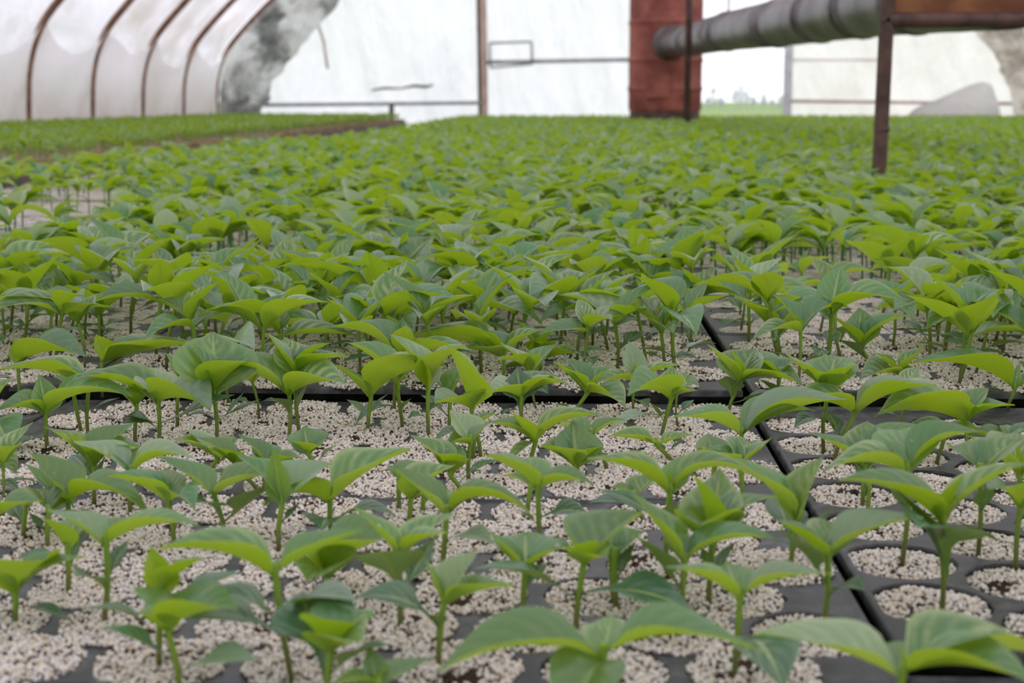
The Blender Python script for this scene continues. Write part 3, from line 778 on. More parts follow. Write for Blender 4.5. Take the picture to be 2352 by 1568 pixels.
# ------------------------------------------------------------------ seedlings
def leaf_geo(B, T, W, arch=.22, fold=.55, roll=0.0, ns=14, nv=8, pet=.14, wav=0.0, seed=0, tipdroop=0.0):
    """a pepper leaf from B to T: arching midrib, folded along it, ovate with a drawn-out tip"""
    B = Vector(B); T = Vector(T); c = T - B; L = c.length; ch = c / L
    up = Vector((0, 0, 1)) - ch * ch.z
    if up.length < .12: up = Vector((0, -1, 0)) - ch * (-ch.y)
    up.normalize()
    P1 = B + c * .30 + up * arch * L * 1.25; P2 = B + c * .70 + up * (arch * 1.05 + tipdroop) * L
    vs = []; uv = []; fs = []
    rs = random.Random(seed); ph = rs.uniform(0, 6.28)
    for i in range(ns + 1):
        s = i / ns; q = 1 - s
        p = B * q ** 3 + P1 * (3 * q * q * s) + P2 * (3 * q * s * s) + T * s ** 3
        t = ((P1 - B) * (q * q) + (P2 - P1) * (2 * q * s) + (T - P2) * (s * s)).normalized()
        n = Vector((0, 0, 1)) - t * t.z
        if n.length < .15: n = up - t * up.dot(t)
        n.normalize(); sd = t.cross(n)
        if roll:
            cr, sr = math.cos(roll), math.sin(roll); n, sd = n * cr + sd * sr, sd * cr - n * sr
        if s < pet: w = max(.0007, W * .10 + (W * .16) * (s / pet) ** 2)
        else:
            k = (s - pet) / (1 - pet)
            w = W * 1.10 * (math.sin(math.pi * k ** .66) ** .92) * (1.04 - .48 * k ** 1.4)
            w = max(w, W * .26 * (1 - k) ** 3, .0003)
        fo = fold * (1 - .35 * s)
        for j in range(nv + 1):
            v = 2 * j / nv - 1; a = abs(v)
            lat = v * w * math.cos(fo * .9 * (1 - .25 * a)); hg = w * (math.sin(fo) * (a * 1.25 - .42 * a * a))
            hg += wav * W * math.sin(9 * s + ph + (1.2 if v > 0 else 0)) * a * a
            vs.append(p + sd * lat + n * hg); uv.append((s, j / nv))
    for i in range(ns):
        for j in range(nv):
            q = i * (nv + 1) + j; fs.append((q, q + 1, q + nv + 2, q + nv + 1))
    return vs, fs, uv
def stem_geo(P, r0=.00125, r1=.00155, n=8):
    b = MB(); b.tube(P, [r0 + (r1 - r0) * (i / (len(P) - 1)) ** 2 for i in range(len(P))], n); return b.v, b.f, b.uv
def flip(fs): return [tuple(reversed(f)) for f in fs]

CR = {'C1': (0, 1168, 3.92), 'C2': (500, 1168, 3.92), 'C3': (1000, 1168, 3.92), 'C4': (1500, 1168, 3.92), 'C5': (1850, 1168, 3.92),
      'D1': (0, 1050, 4.48), 'D2': (450, 1000, 4.48), 'D3': (900, 1000, 4.48), 'D4': (1350, 1000, 4.48), 'D5': (1800, 950, 4.261),
      'E1': (0, 850, 3.92), 'E7': (1700, 850, 3.607), 'F7': (0, 530, 2.94), 'F8': (776, 530, 2.94), 'F9': (1552, 530, 2.94)}
def P_(c, x, y): ox, oy, s = CR[c]; return ox + x / s, oy + y / s
# every seedling that can be told apart near the lens: (view, base, shoot, leaves); a leaf is (kind, tip, depth step in h, width, arch, fold)
# kinds: L true leaf, c seed leaf low on the stem, b young leaf at the shoot; a leading view name overrides the plant's own
HAND = [
 ('C5', (890, 2250), (880, 1490), [('L', 'C4', 905, 1125, .02, .20, .12), ('L', 2150, 1330, .06, .27, .20), ('b', 835, 1195, 0, .22), ('L', 2120, 1600, -.12, .25, .2), ('L', 500, 1250, .16, .2, .12)]),
 ('C4', (725, 1520), (788, 790), [('L', 120, 525, -.02, .21, .16), ('L', 1610, 590, -.02, .19, .16), ('L', 655, 475, .14, .22, .05), ('b', 765, 605, 0, .25), ('c', 1180, 1640, -.20, .24, .30)]),
 ('C3', (1560, 2050), (1520, 1310), [('L', -60, 1530, -.04, .20, .26), ('L', 'C4', 940, 1280, -.02, .20, .24), ('L', 1600, 960, .10, .28, .05), ('b', 1470, 1215, -.02, .3), ('L', 1150, 2050, -.16, .26, .16)]),
 ('C4', (265, 1060), (285, 480), [('L', 'D4', 440, 600, .02, .24, .06), ('L', 1140, 292, -.02, .19, .26), ('b', 410, 170, .04, .2), ('c', -170, 230, -.05, .24, .02), ('L', 150, 260, .15, .2, .05)]),
 ('C4', (500, 870), (535, 330), [('L', 'D4', 1150, 905, -.13, .34, .20), ('L', 'D4', 1955, 630, .02, .24, .30), ('L', 'D4', 1360, 345, .12, .3, .05), ('L', 'D4', 1100, 395, -.02, .22, .02), ('c', 745, 295, .02, .14, .05), ('c', 440, 345, -.03, .14, .04)]),
 ('C4', (1525, 1100), (1575, 420), [('L', 1080, 85, -.02, .22, .06), ('L', 'C5', 1065, 90, -.01, .22, .16), ('L', 1640, 110, .14, .28, .08), ('c', 1080, 170, -.05, .2, .10), ('c', 1912, 738, -.10, .2, .20), ('b', 1610, 260, .03, .22)]),
 ('C5', (1225, 960), (1245, 130), [('L', 'D5', 540, 655, -.02, .20, .24), ('L', 'D5', 2390, 485, .0, .22, .17), ('b', 'D5', 1755, 590, -.03, .30, .02), ('c', 'D5', 1100, 735, -.02, .26, .06), ('c', 'D5', 1310, 1120, -.16, .3, .3), ('b', 'D5', 1560, 800, .02, .25)]),
 ('D5', (1150, 1480), (1210, 540), [('L', 380, 560, -.02, .24, .26), ('L', 1965, 180, .02, .24, .26), ('L', 1230, 130, .16, .34, .08), ('b', 1190, 435, -.01, .25), ('b', 1020, 260, .05, .25), ('c', 1050, 715, -.04, .15, .05)]),
 ('D5', (1900, 1370), (1915, 560), [('L', 2330, 260, .10, .26, .16), ('L', 1600, 330, .14, .24, .2), ('c', 2040, 690, -.04, .2, .08), ('b', 1930, 400, .02, .2)]),
 ('D5', (2245, 1470), (2320, 900), [('L', 1995, 735, -.10, .36, .22), ('L', 2640, 800, -.02, .24, .2), ('c', 1650, 1010, -.02, .14, -.10), ('L', 2180, 720, .04, .24, .1), ('c', 2560, 1250, -.02, .15, .1)]),
 ('D5', (2360, 1180), (2290, 590), [('L', 1780, 205, .02, .22, .10), ('b', 2240, 205, 0, .22), ('L', 2240, 180, .16, .36, .10), ('L', 2700, 420, .02, .24, .18)]),
 ('D5', (775, 875), (800, 560), [('L', 1390, 100, .05, .22, .26), ('L', 820, 70, .10, .34, .10), ('L', 245, 190, .02, .22, .16), ('b', 760, 200, .02, .3), ('c', 640, 360, .03, .2, .1)]),
 ('D5', (815, 1020), (830, 720), [('c', 700, 540, .02, .18, .1), ('b', 860, 600, .02, .25)]),
 ('C4', (1240, 570), (1290, 120), [('L', 'D5', 382, 412, .03, .28, .08), ('L', 'D4', 1490, 230, .0, .22, .10), ('c', 'D5', 505, 880, -.03, .16, -.08), ('c', 'D4', 1640, 950, -.03, .10, -.02), ('b', 'D4', 2160, 560, .0, .22), ('c', 'D4', 1920, 610, .12, .28, .08)]),
 ('D4', (1580, 810), (1560, 270), [('L', 1897, 20, .0, .26, -.05), ('L', 1665, 60, .10, .34, .16), ('L', 1190, 150, -.02, .34, .05), ('b', 1530, 20, .05, .28)]),
 ('D4', (1300, 760), (1300, 330), [('L', 1215, 130, -.06, .35, .1), ('L', 1590, 180, -.02, .3, .2), ('L', 1240, -20, .1, .32, .06)]),
 ('D4', (830, 1460), (850, 570), [('L', -10, 238, -.02, .20, .20), ('L', 1800, 480, .0, .17, .42), ('L', 990, 195, .08, .24, .04), ('b', 800, 330, -.01, .22), ('c', 1065, 670, -.08, .26, .12), ('c', 120, 560, .06, .12, .16)]),
 ('D4', (590, 880), (480, 640), [('L', 'D4', 720, 400, .06, .34, .1), ('L', 225, 530, -.02, .3, .1), ('c', 20, 690, -.04, .2, .16), ('b', 430, 470, .03, .25)]),
 ('C3', (1310, 1130), (1340, 470), [('L', 1875, 40, .12, .36, .08), ('L', 1120, 345, -.08, .32, .03), ('L', 1545, 425, -.10, .30, .05), ('b', 1180, 235, -.02, .2), ('c', 335, 545, -.08, .17, .16), ('c', 2335, 945, -.06, .19, .18)]),
 ('C3', (1635, 890), (1620, 430), [('c', 1810, 290, .02, .18, .04), ('L', 1900, 200, .06, .25, .2), ('L', 1500, 100, .1, .25, .1)]),
 ('C3', (1610, 850), (1580, 440), [('L', 1380, 120, .08, .25, .12), ('b', 1600, 250, .03, .2)]),
 ('C3', (810, 1060), (815, 540), [('L', 440, 180, .0, .17, .03), ('L', 1150, 350, .0, .22, .10), ('L', 810, 220, .12, .40, .08), ('c', 1020, 480, .06, .2, .16), ('b', 845, 400, .02, .2)]),
 ('D3', (1535, 1180), (1505, 570), [('L', 930, 200, -.02, .24, .18), ('L', 2085, 500, -.03, .25, .24), ('c', 1290, 760, -.03, .14, .05), ('c', 2010, 790, -.03, .28, .14), ('b', 1480, 440, .02, .25), ('L', 1230, 240, .12, .28, .12)]),
 ('D3', (1400, 800), (1430, 540), [('c', 1280, 640, .02, .2, .1), ('L', 1120, 420, .05, .2, .2)]),
 ('D3', (545, 1420), (560, 800), [('L', 0, 330, -.01, .26, .05), ('L', 1425, 815, -.03, .20, .40), ('L', 640, 560, .12, .32, .12), ('b', 470, 650, .0, .24), ('c', 200, 965, -.06, .18, .14), ('c', 1045, 1110, -.08, .22, .16), ('L', 985, 520, .10, .18, .08)]),
 ('C2', (1640, 1110), (1625, 400), [('L', 1225, -5, .0, .24, .07), ('L', 2100, 215, -.01, .25, .12), ('L', 2150, 20, .12, .2, .06), ('c', 1435, 385, -.10, .34, .10), ('c', 1960, 260, .08, .18, .05), ('b', 1640, 240, .0, .2)]),
 ('C2', (1000, 830), (985, 600), [('L', 1610, 250, -.02, .40, .18), ('L', 860, 310, -.10, .36, .0), ('L', 800, 660, -.14, .36, .16), ('L', 1180, 160, .12, .3, .1), ('c', 1180, 610, -.02, .2, .1)]),
 ('C2', (690, 1580), (520, 580), [('L', 'C1', 1430, 368, -.03, .25, .22), ('L', 1330, 190, .03, .20, .06), ('c', -150, 760, -.04, .22, .26), ('c', 1260, 835, -.06, .24, .26), ('c', 770, 790, -.02, .16, .02), ('b', 540, 430, .04, .2), ('c', -280, 1000, -.02, .22, .2)]),
 ('C2', (1010, 1850), (1020, 1270), [('L', 765, 945, -.06, .36, .04), ('L', 1405, 905, .08, .46, .12), ('L', 1300, 1200, -.10, .34, .08), ('c', 1535, 1230, -.04, .26, .14), ('b', 1040, 1120, .02, .3), ('c', 720, 760, .14, .3, .2)]),
 ('C2', (1990, 1410), (2035, 860), [('L', 1850, 425, .0, .14, .03), ('L', 2340, 365, .05, .28, .06), ('L', 'C3', 725, 700, -.02, .22, .16), ('c', 1240, 800, -.04, .20, .26), ('b', 2000, 640, .0, .18), ('c', 1890, 950, -.03, .3, .2)]),
 ('C2', (1440, 2000), (1440, 1600), [('L', 1345, 1240, .04, .26, .03), ('b', 1540, 1390, .0, .3), ('L', 1930, 1360, .10, .2, .1), ('L', 1000, 1600, -.02, .24, .2)]),
 ('C1', (1550, 1700), (1510, 1090), [('L', 1225, 925, -.05, .34, .02), ('L', 2150, 895, -.03, .42, .16), ('b', 1530, 880, .03, .3), ('c', 910, 1065, -.04, .22, .08), ('c', 2320, 1375, -.04, .22, .14), ('L', 1560, 760, .14, .36, .1)]),
 ('C1', (1420, 1440), (1430, 800), [('L', 1355, 335, -.02, .26, -.02), ('L', 1830, 450, -.02, .32, .12), ('c', 715, 920, -.04, .16, .26), ('c', 2200, 570, .03, .24, .16), ('b', 1500, 640, .0, .24)]),
 ('C1', (920, 1040), (955, 330), [('L', 430, 15, .0, .24, .12), ('L', 1800, 148, -.02, .20, .20), ('b', 985, 165, -.01, .26), ('L', 1230, 60, .12, .22, .06), ('c', 685, 610, -.10, .30, .14), ('c', 1160, 280, .06, .2, .08)]),
 ('C1', (135, 1020), (140, 780), [('L', -160, 400, -.02, .28, .06), ('L', 775, 440, .06, .24, .24), ('L', 400, 440, -.08, .42, .06), ('c', 615, 1000, -.04, .14, .14), ('c', -200, 1020, -.03, .2, .15)]),
 ('C1', (610, 760), (610, 360), [('L', 'D1', 425, 610, -.04, .30, .05), ('c', 'D1', 150, 1045, -.03, .2, .22), ('c', 'D1', 850, 740, .04, .14, .02), ('L', 700, 70, .1, .24, .1), ('b', 590, 290, .0, .4)]),
 ('D1', (240, 830), (260, 560), [('c', 100, 450, .05, .2, .1), ('L', 420, 330, .1, .25, .2)]),
 ('D1', (-60, 980), (-40, 640), [('L', 445, 455, -.01, .30, .22), ('L', -300, 400, -.02, .26, .2), ('b', 10, 420, .02, .3)]),
 ('D1', (490, 930), (500, 570), [('c', 300, 570, .02, .14, .04), ('L', 380, 350, .12, .25, .2), ('L', 760, 480, .1, .24, .2)]),
 ('D1', (690, 840), (700, 480), [('L', 305, -40, .0, .40, .04), ('L', 1535, 620, -.06, .20, .42), ('L', 250, 60, .06, .16, .0), ('b', 760, 300, .03, .25), ('c', 900, 560, -.05, .3, .2)]),
 ('D1', (1770, 850), (1740, 480), [('L', 1115, 200, -.02, .34, .20), ('L', 2000, 540, -.08, .34, .36), ('c', 1920, 570, .03, .2, .1), ('L', 1700, 120, .12, .25, .1)]),
 ('D2', (195, 1130), (190, 620), [('L', 'D1', 1615, -5, .01, .24, .08), ('L', 845, 405, -.01, .28, .16), ('c', 785, 500, -.05, .26, .0), ('c', -110, 700, -.12, .34, .2), ('b', 190, 480, .03, .2)]),
 ('D2', (855, 1200), (890, 690), [('L', 800, 125, -.01, .17, .02), ('c', 1070, 690, .03, .12, .02), ('L', 1400, 300, .12, .3, .2), ('L', 430, 200, .05, .26, .12)]),
 ('D2', (1365, 1050), (1380, 700), [('L', 695, 725, -.08, .34, .36), ('L', 2210, 148, .03, .32, .12), ('c', 2060, 830, -.02, .24, .24), ('c', 1290, 960, -.14, .3, .1), ('b', 1400, 560, .02, .25)]),
 ('D3', (35, 780), (75, 440), [('L', -60, 310, .05, .18, .2), ('L', 300, 280, .08, .25, .2)]),
 ('D3', (150, 940), (195, 660), [('L', 155, 350, -.02, .32, .02), ('L', 655, 300, .06, .38, .12), ('L', 400, 520, -.04, .3, .1), ('b', 220, 430, .02, .3)]),
 ('D3', (310, 820), (330, 640), [('c', 480, 560, .02, .2, .1), ('b', 340, 520, .01, .3)]),
 ('D3', (590, 640), (600, 470), [('L', 475, 180, -.06, .36, .1), ('L', 795, 250, -.04, .32, .2), ('L', 195, -5, .03, .26, .1), ('c', 1130, 250, .02, .2, .12), ('L', 620, 60, .08, .3, .1)]),
 ('D3', (800, 510), (815, 60), [('c', 715, 65, .0, .12, .02), ('c', 985, -5, .0, .12, .02), ('L', 540, 90, -.04, .36, .12), ('L', 1010, -120, .02, .28, .12), ('L', 600, -260, .06, .34, .1)]),
 ('D3', (885, 255), (860, -60), [('L', 600, -160, .03, .28, .14), ('L', 1100, -230, .02, .26, .18)]),
 ('D3', (1270, 480), (1480, 60), [('L', 1240, -230, -.04, .34, -.02), ('L', 2150, -200, .0, .22, .24), ('L', 950, -130, .0, .2, .2), ('L', 1160, 330, -.06, .16, .12), ('b', 1440, -130, .03, .25)]),
 ('D3', (2000, 540), (1890, 330), [('L', 1525, 110, -.04, .42, .10), ('L', 2180, 95, -.02, .30, .10), ('L', 1860, -140, .08, .40, .06), ('b', 1840, 150, .02, .2), ('L', 2250, 240, -.02, .2, .14)]),
 ('D3', (2100, 360), (2050, 0), [('L', 2400, -160, .02, .24, .2), ('L', 1700, -100, .05, .28, .16), ('c', 2250, 120, .0, .12, .02)]),
 ('E1', (430, 730), (410, 390), [('L', -30, 370, -.08, .34, .26), ('L', 1192, 240, -.02, .24, .26), ('L', 350, 40, .02, .30, .10), ('c', 560, 620, -.03, .22, .02), ('c', 40, 770, -.04, .24, .14)]),
 ('E1', (655, 570), (660, 200), [('L', 860, 60, .02, .3, .2), ('L', 480, 60, .04, .34, .15), ('c', 740, 350, .0, .12, .05)]),
 ('E1', (800, 630), (800, 150), [('L', 0, 0, -.03, .22, .22), ('L', 1030, -20, .06, .26, .2), ('c', 690, 250, -.01, .14, .03), ('c', 1075, 250, .0, .12, .05), ('L', 520, -20, -.02, .3, .16)]),
 ('E1', (1420, 700), (1425, 290), [('L', 690, 55, -.02, .24, .20), ('L', 1900, 352, -.08, .46, .22), ('L', 1330, -20, .10, .36, .12), ('c', 2115, 220, -.01, .20, .0), ('c', 1150, 400, -.06, .34, .06), ('c', 1130, 480, -.08, .3, .06)]),
 ('E1', (1220, 690), (1230, 330), [('L', 960, 120, .02, .24, .12), ('L', 1420, 160, -.04, .34, .1), ('c', 1000, 640, -.05, .3, .2), ('L', 1200, 60, .06, .24, .1)]),
 ('E1', (1640, 530), (1620, 60), [('c', 1400, 60, .0, .2, .1), ('L', 1700, -160, .02, .3, .1), ('L', 1490, -160, .02, .3, .1), ('c', 1760, 20, -.01, .22, .06)]),
 ('E1', (1910, 640), (1925, 210), [('L', 'F7', 1295, 750, .01, .24, .10), ('L', 'F7', 1685, 870, -.05, .40, .12), ('L', 'F7', 1440, 680, .12, .46, .10), ('c', 1650, 430, -.02, .18, .2), ('c', 2200, 190, .01, .12, -.06), ('c', 2350, 260, .02, .18, -.04), ('b', 1900, 60, -.01, .3)]),
 ('F7', (1945, 1430), (1955, 1110), [('L', 1345, 888, -.02, .22, .22), ('L', 2345, 1030, -.06, .36, .20), ('L', 1870, 1030, -.03, .24, .04), ('c', 1820, 1130, -.06, .3, .2), ('c', 2110, 960, .02, .2, -.02), ('L', 2050, 890, .1, .26, .1)]),
 ('F7', (2030, 1400), (1995, 960), [('L', 1800, 690, .0, .24, .04), ('L', 2352, 850, -.03, .22, .16), ('L', 1920, 720, .08, .36, .12), ('L', 2230, 760, .03, .26, .2)]),
 ('F8', (200, 1370), (225, 1130), [('L', -20, 900, -.02, .26, .05), ('L', 735, 915, -.03, .36, .24), ('c', 60, 1140, .0, .2, .1), ('c', 340, 1100, .02, .16, .05)]),
 ('F8', (430, 1340), (400, 1060), [('L', 50, 750, .0, .27, .20), ('L', 600, 890, .03, .3, .2), ('c', 500, 1130, -.02, .22, .1), ('c', 120, 1310, -.03, .24, .26)]),
 ('F8', (600, 1400), (610, 1080), [('L', 350, 705, .02, .26, .18), ('L', 870, 760, -.02, .32, .20), ('c', 480, 1260, -.04, .34, .2), ('c', 690, 1150, .02, .24, .1)]),
 ('F8', (905, 1560), (900, 1180), [('L', 738, 768, -.02, .42, .02), ('L', 1010, 1090, -.05, .30, .16), ('L', 655, 1165, -.10, .46, .14), ('c', 640, 1440, -.04, .2, .26), ('c', 985, 1330, -.03, .2, -.04), ('L', 985, 1120, -.02, .3, .1)]),
 ('F8', (750, 1360), (760, 1120), [('c', 560, 1110, -.01, .3, .04), ('L', 600, 980, .03, .2, .2), ('L', 900, 900, .05, .28, .2)]),
 ('F8', (1250, 1320), (1240, 1120), [('L', 1000, 1110, -.06, .42, .26), ('L', 1545, 1025, -.02, .30, .18), ('L', 1500, 980, .08, .36, .14), ('c', 1100, 1250, -.04, .24, .2), ('c', 1210, 920, .04, .3, .05)]),
 ('F8', (1540, 1290), (1690, 1090), [('L', 1472, 895, -.01, .28, .04), ('L', 1945, 1190, -.08, .42, .16), ('L', 1855, 915, .02, .36, .10), ('L', 1540, 850, .06, .3, .06), ('c', 1460, 1170, .02, .24, .1)]),
 ('F8', (2245, 1400), (2255, 1130), [('L', 1955, 1110, -.08, .46, .30), ('L', 2430, 1080, -.03, .3, .12), ('L', 2260, 915, .06, .36, .06), ('c', 1820, 1370, -.04, .18, .24), ('c', 2100, 1150, -.02, .14, .02)]),
 ('F8', (1360, 960), (1370, 880), [('L', 1200, 600, .0, .28, .05), ('L', 1490, 640, -.01, .34, .2), ('L', 1650, 830, -.06, .3, .1), ('L', 1360, 745, -.08, .4, .1), ('c', 1080, 940, -.03, .34, .1)]),
 ('F9', (420, 1290), (440, 1020), [('L', 215, 770, .0, .22, .06), ('L', 855, 1040, -.06, .42, .22), ('L', 540, 790, .08, .46, .14), ('b', 370, 800, -.01, .30), ('c', 660, 1070, -.06, .24, -.04), ('c', 340, 980, -.03, .4, .05)]),
 ('F9', (450, 1640), (445, 1370), [('L', -10, 1260, -.02, .26, .20), ('L', 1165, 1135, -.01, .22, .14), ('L', 940, 1210, .04, .3, .2), ('b', 440, 1260, .02, .4)]),
 ('F9', (1010, 1500), (1030, 1090), [('L', 745, 835, .0, .22, .06), ('L', 1220, 895, -.05, .40, .04), ('L', 905, 935, -.08, .38, .02), ('L', 1080, 840, .10, .46, .1), ('b', 1110, 950, .0, .3), ('c', 800, 1330, -.04, .26, .26)]),
 ('F9', (1060, 1520), (1210, 1240), [('L', 1760, 1045, -.01, .26, .20), ('L', 735, 1180, -.02, .30, .24), ('c', 1030, 1220, .02, .24, .1), ('b', 1260, 1150, -.01, .3), ('c', 970, 1170, -.02, .1, .0)]),
 ('F9', (1950, 1560), (1960, 1280), [('L', 1340, 1250, -.03, .36, .20), ('L', 1880, 1070, -.02, .34, -.04), ('L', 2290, 1180, -.02, .28, .22), ('L', 2110, 1060, .08, .3, .1)]),
 ('F9', (1790, 1560), (1820, 1370), [('L', 1590, 1510, -.06, .26, .12), ('L', 2080, 1360, -.02, .26, .24), ('L', 1560, 1330, .02, .34, .2)]),
 ('F9', (2240, 1560), (2260, 1420), [('L', 1950, 1380, -.02, .22, .12), ('L', 2230, 1310, .06, .4, .1), ('b', 2275, 1380, .0, .2), ('L', 2500, 1320, .02, .25, .2)]),
 ('F9', (1280, 1000), (1250, 780), [('L', 1045, 565, .0, .22, .06), ('L', 1580, 575, .0, .26, .22), ('L', 1240, 520, .1, .3, .1), ('c', 1090, 730, -.02, .3, .02)]),
 ('F9', (1640, 1120), (1500, 960), [('L', 1690, 770, -.01, .34, -.02), ('L', 1340, 820, .0, .26, .06), ('L', 1240, 1000, -.06, .36, .14), ('L', 1600, 920, -.03, .3, .1)]),
 ('F9', (2240, 1170), (2290, 1090), [('L', 1560, 885, -.02, .22, .22), ('b', 2320, 900, .02, .3), ('L', 2550, 1000, .0, .26, .2), ('c', 2070, 1060, .0, .16, .1)]),
 ('F9', (690, 850), (690, 720), [('L', 390, 440, .0, .24, .10), ('L', 1050, 480, -.01, .26, .20), ('L', 560, 400, .08, .3, .12), ('b', 690, 560, .02, .25)]),
 ('F9', (1770, 760), (1780, 620), [('L', 1650, 380, .0, .34, .08), ('L', 1310, 545, -.03, .30, .26), ('L', 2290, 600, -.05, .34, .26), ('c', 1640, 470, .02, .2, .1)]),
 ('E1', (847, 1203), (850, 880), [('L', 405, 505, -.01, .26, .10), ('L', 612, 570, -.05, .30, .04), ('L', 1290, 712, -.03, .26, .34), ('L', 1200, 470, .10, .32, .06), ('c', 950, 780, .02, .16, .04), ('c', 640, 760, .06, .3, .16)]),
 ('E1', (1180, 1290), (1185, 915), [('L', 660, 640, .0, .26, .10), ('L', 1065, 710, .08, .34, .06), ('L', 1760, 800, .02, .26, .34), ('b', 1200, 840, .0, .3), ('c', 1560, 930, -.02, .2, .2), ('c', 900, 960, -.03, .2, .1)]),
 ('E1', (1874, 925), (1960, 830), [('L', 1660, 525, .0, .28, .08), ('L', 1555, 610, -.03, .32, .08), ('L', 2160, 745, -.02, .26, .10), ('L', 2120, 600, .10, .3, .1), ('c', 2240, 700, .02, .2, .08)]),
 ('D2', (420, 610), (400, 310), [('L', -10, 5, .0, .26, .06), ('L', 460, 165, -.05, .26, .06), ('L', 740, 315, -.02, .36, .12), ('L', 130, 130, -.04, .3, .1), ('b', 430, 190, .0, .3), ('c', 100, 370, -.04, .2, .06)]),
 ('D2', (680, 590), (760, 310), [('L', 430, -10, .0, .26, .08), ('L', 1090, 225, -.02, .28, .12), ('L', 640, 60, .08, .3, .08), ('L', 1040, 350, -.05, .30, .1), ('c', 470, 190, -.04, .3, .1)]),
 ('D2', (1120, 390), (1160, 250), [('L', 1110, -90, .06, .52, .02), ('L', 1280, 110, -.06, .46, .12), ('c', 1450, 100, .02, .22, .1), ('c', 960, 60, .04, .2, .1)]),
 ('D2', (1545, 500), (1540, 235), [('L', 1395, -100, .0, .28, .02), ('L', 2030, 150, -.02, .26, .26), ('L', 1790, -80, .10, .42, .06), ('L', 2170, 90, .04, .28, .22), ('c', 1290, 190, -.03, .18, .04), ('b', 1560, 60, .02, .25)]),
 ('D4', (830, 330), (700, 210), [('L', 1085, -10, .0, .26, .05), ('L', 205, 5, .01, .24, .08), ('L', 585, 30, -.02, .34, .02), ('c', 1010, 30, .02, .12, .0), ('c', 700, 60, .03, .2, .05)]),
 ('E1', (-60, 820), (-70, 440), [('L', 70, 740, -.10, .34, .34), ('L', 120, 60, .05, .3, .2), ('L', -300, 400, .0, .3, .2)]),
 ('E1', (-70, 1120), (-90, 850), [('L', 150, 930, -.05, .36, .34), ('L', -10, 640, .02, .3, .1), ('c', 180, 1100, -.03, .16, .2), ('c', 80, 640, .0, .2, .05)]),
 ('F9', (700, 1180), (700, 960), [('L', 520, 840, .02, .34, .1), ('L', 830, 860, .04, .34, .1), ('c', 560, 1000, -.02, .3, .1)]),
 ('F7', (120, 1080), (120, 900), [('L', 100, 735, -.02, .26, .1), ('L', 600, 860, -.02, .34, .26), ('L', 245, 800, .02, .24, .0), ('c', -40, 1000, -.03, .22, .2)]),
 ('F7', (690, 1080), (690, 880), [('L', 1030, 765, .0, .30, .10), ('L', 650, 700, -.02, .42, .12), ('L', 1310, 760, .02, .26, .06), ('c', 860, 860, .0, .14, .1)]),
 ('F8', (1110, 1050), (1120, 850), [('L', 960, 660, .02, .4, .1), ('L', 1390, 660, .0, .26, .14), ('L', 860, 790, -.06, .40, .08), ('L', 340, 705, .04, .22, .16)]),
]
ORD = ['first', 'second', 'third', 'fourth', 'fifth', 'sixth', 'seventh', 'eighth']
used = set()
CA = np.array([(c[0], c[1]) for c in CELLS])
def cell_for(x, y, taken_ok=False):
    d = np.hypot(CA[:, 0] - x, CA[:, 1] - y)
    for i in np.argsort(d)[:6]:
        if i not in used: used.add(int(i)); return int(i), d[i]
    return None, 9
def look_words(n, tall, lean):
    return '%s%s pepper seedling' % ('tall ' if tall else 'young ', n)
NPL = 0
def add_part(root, name, geo, mat):
    v, f, uv = geo
    return mesh_obj(name, v, f, mat, root, uv)
def place_label(i, look):
    c = CELLS[i]; t = TRAYS[c[3]]
    return '%s, %s cell from left in %s row, %s %s tray' % (look, ORD[min(c[5], 7)], ORD[min(c[4], 7)], t[1], t[0])
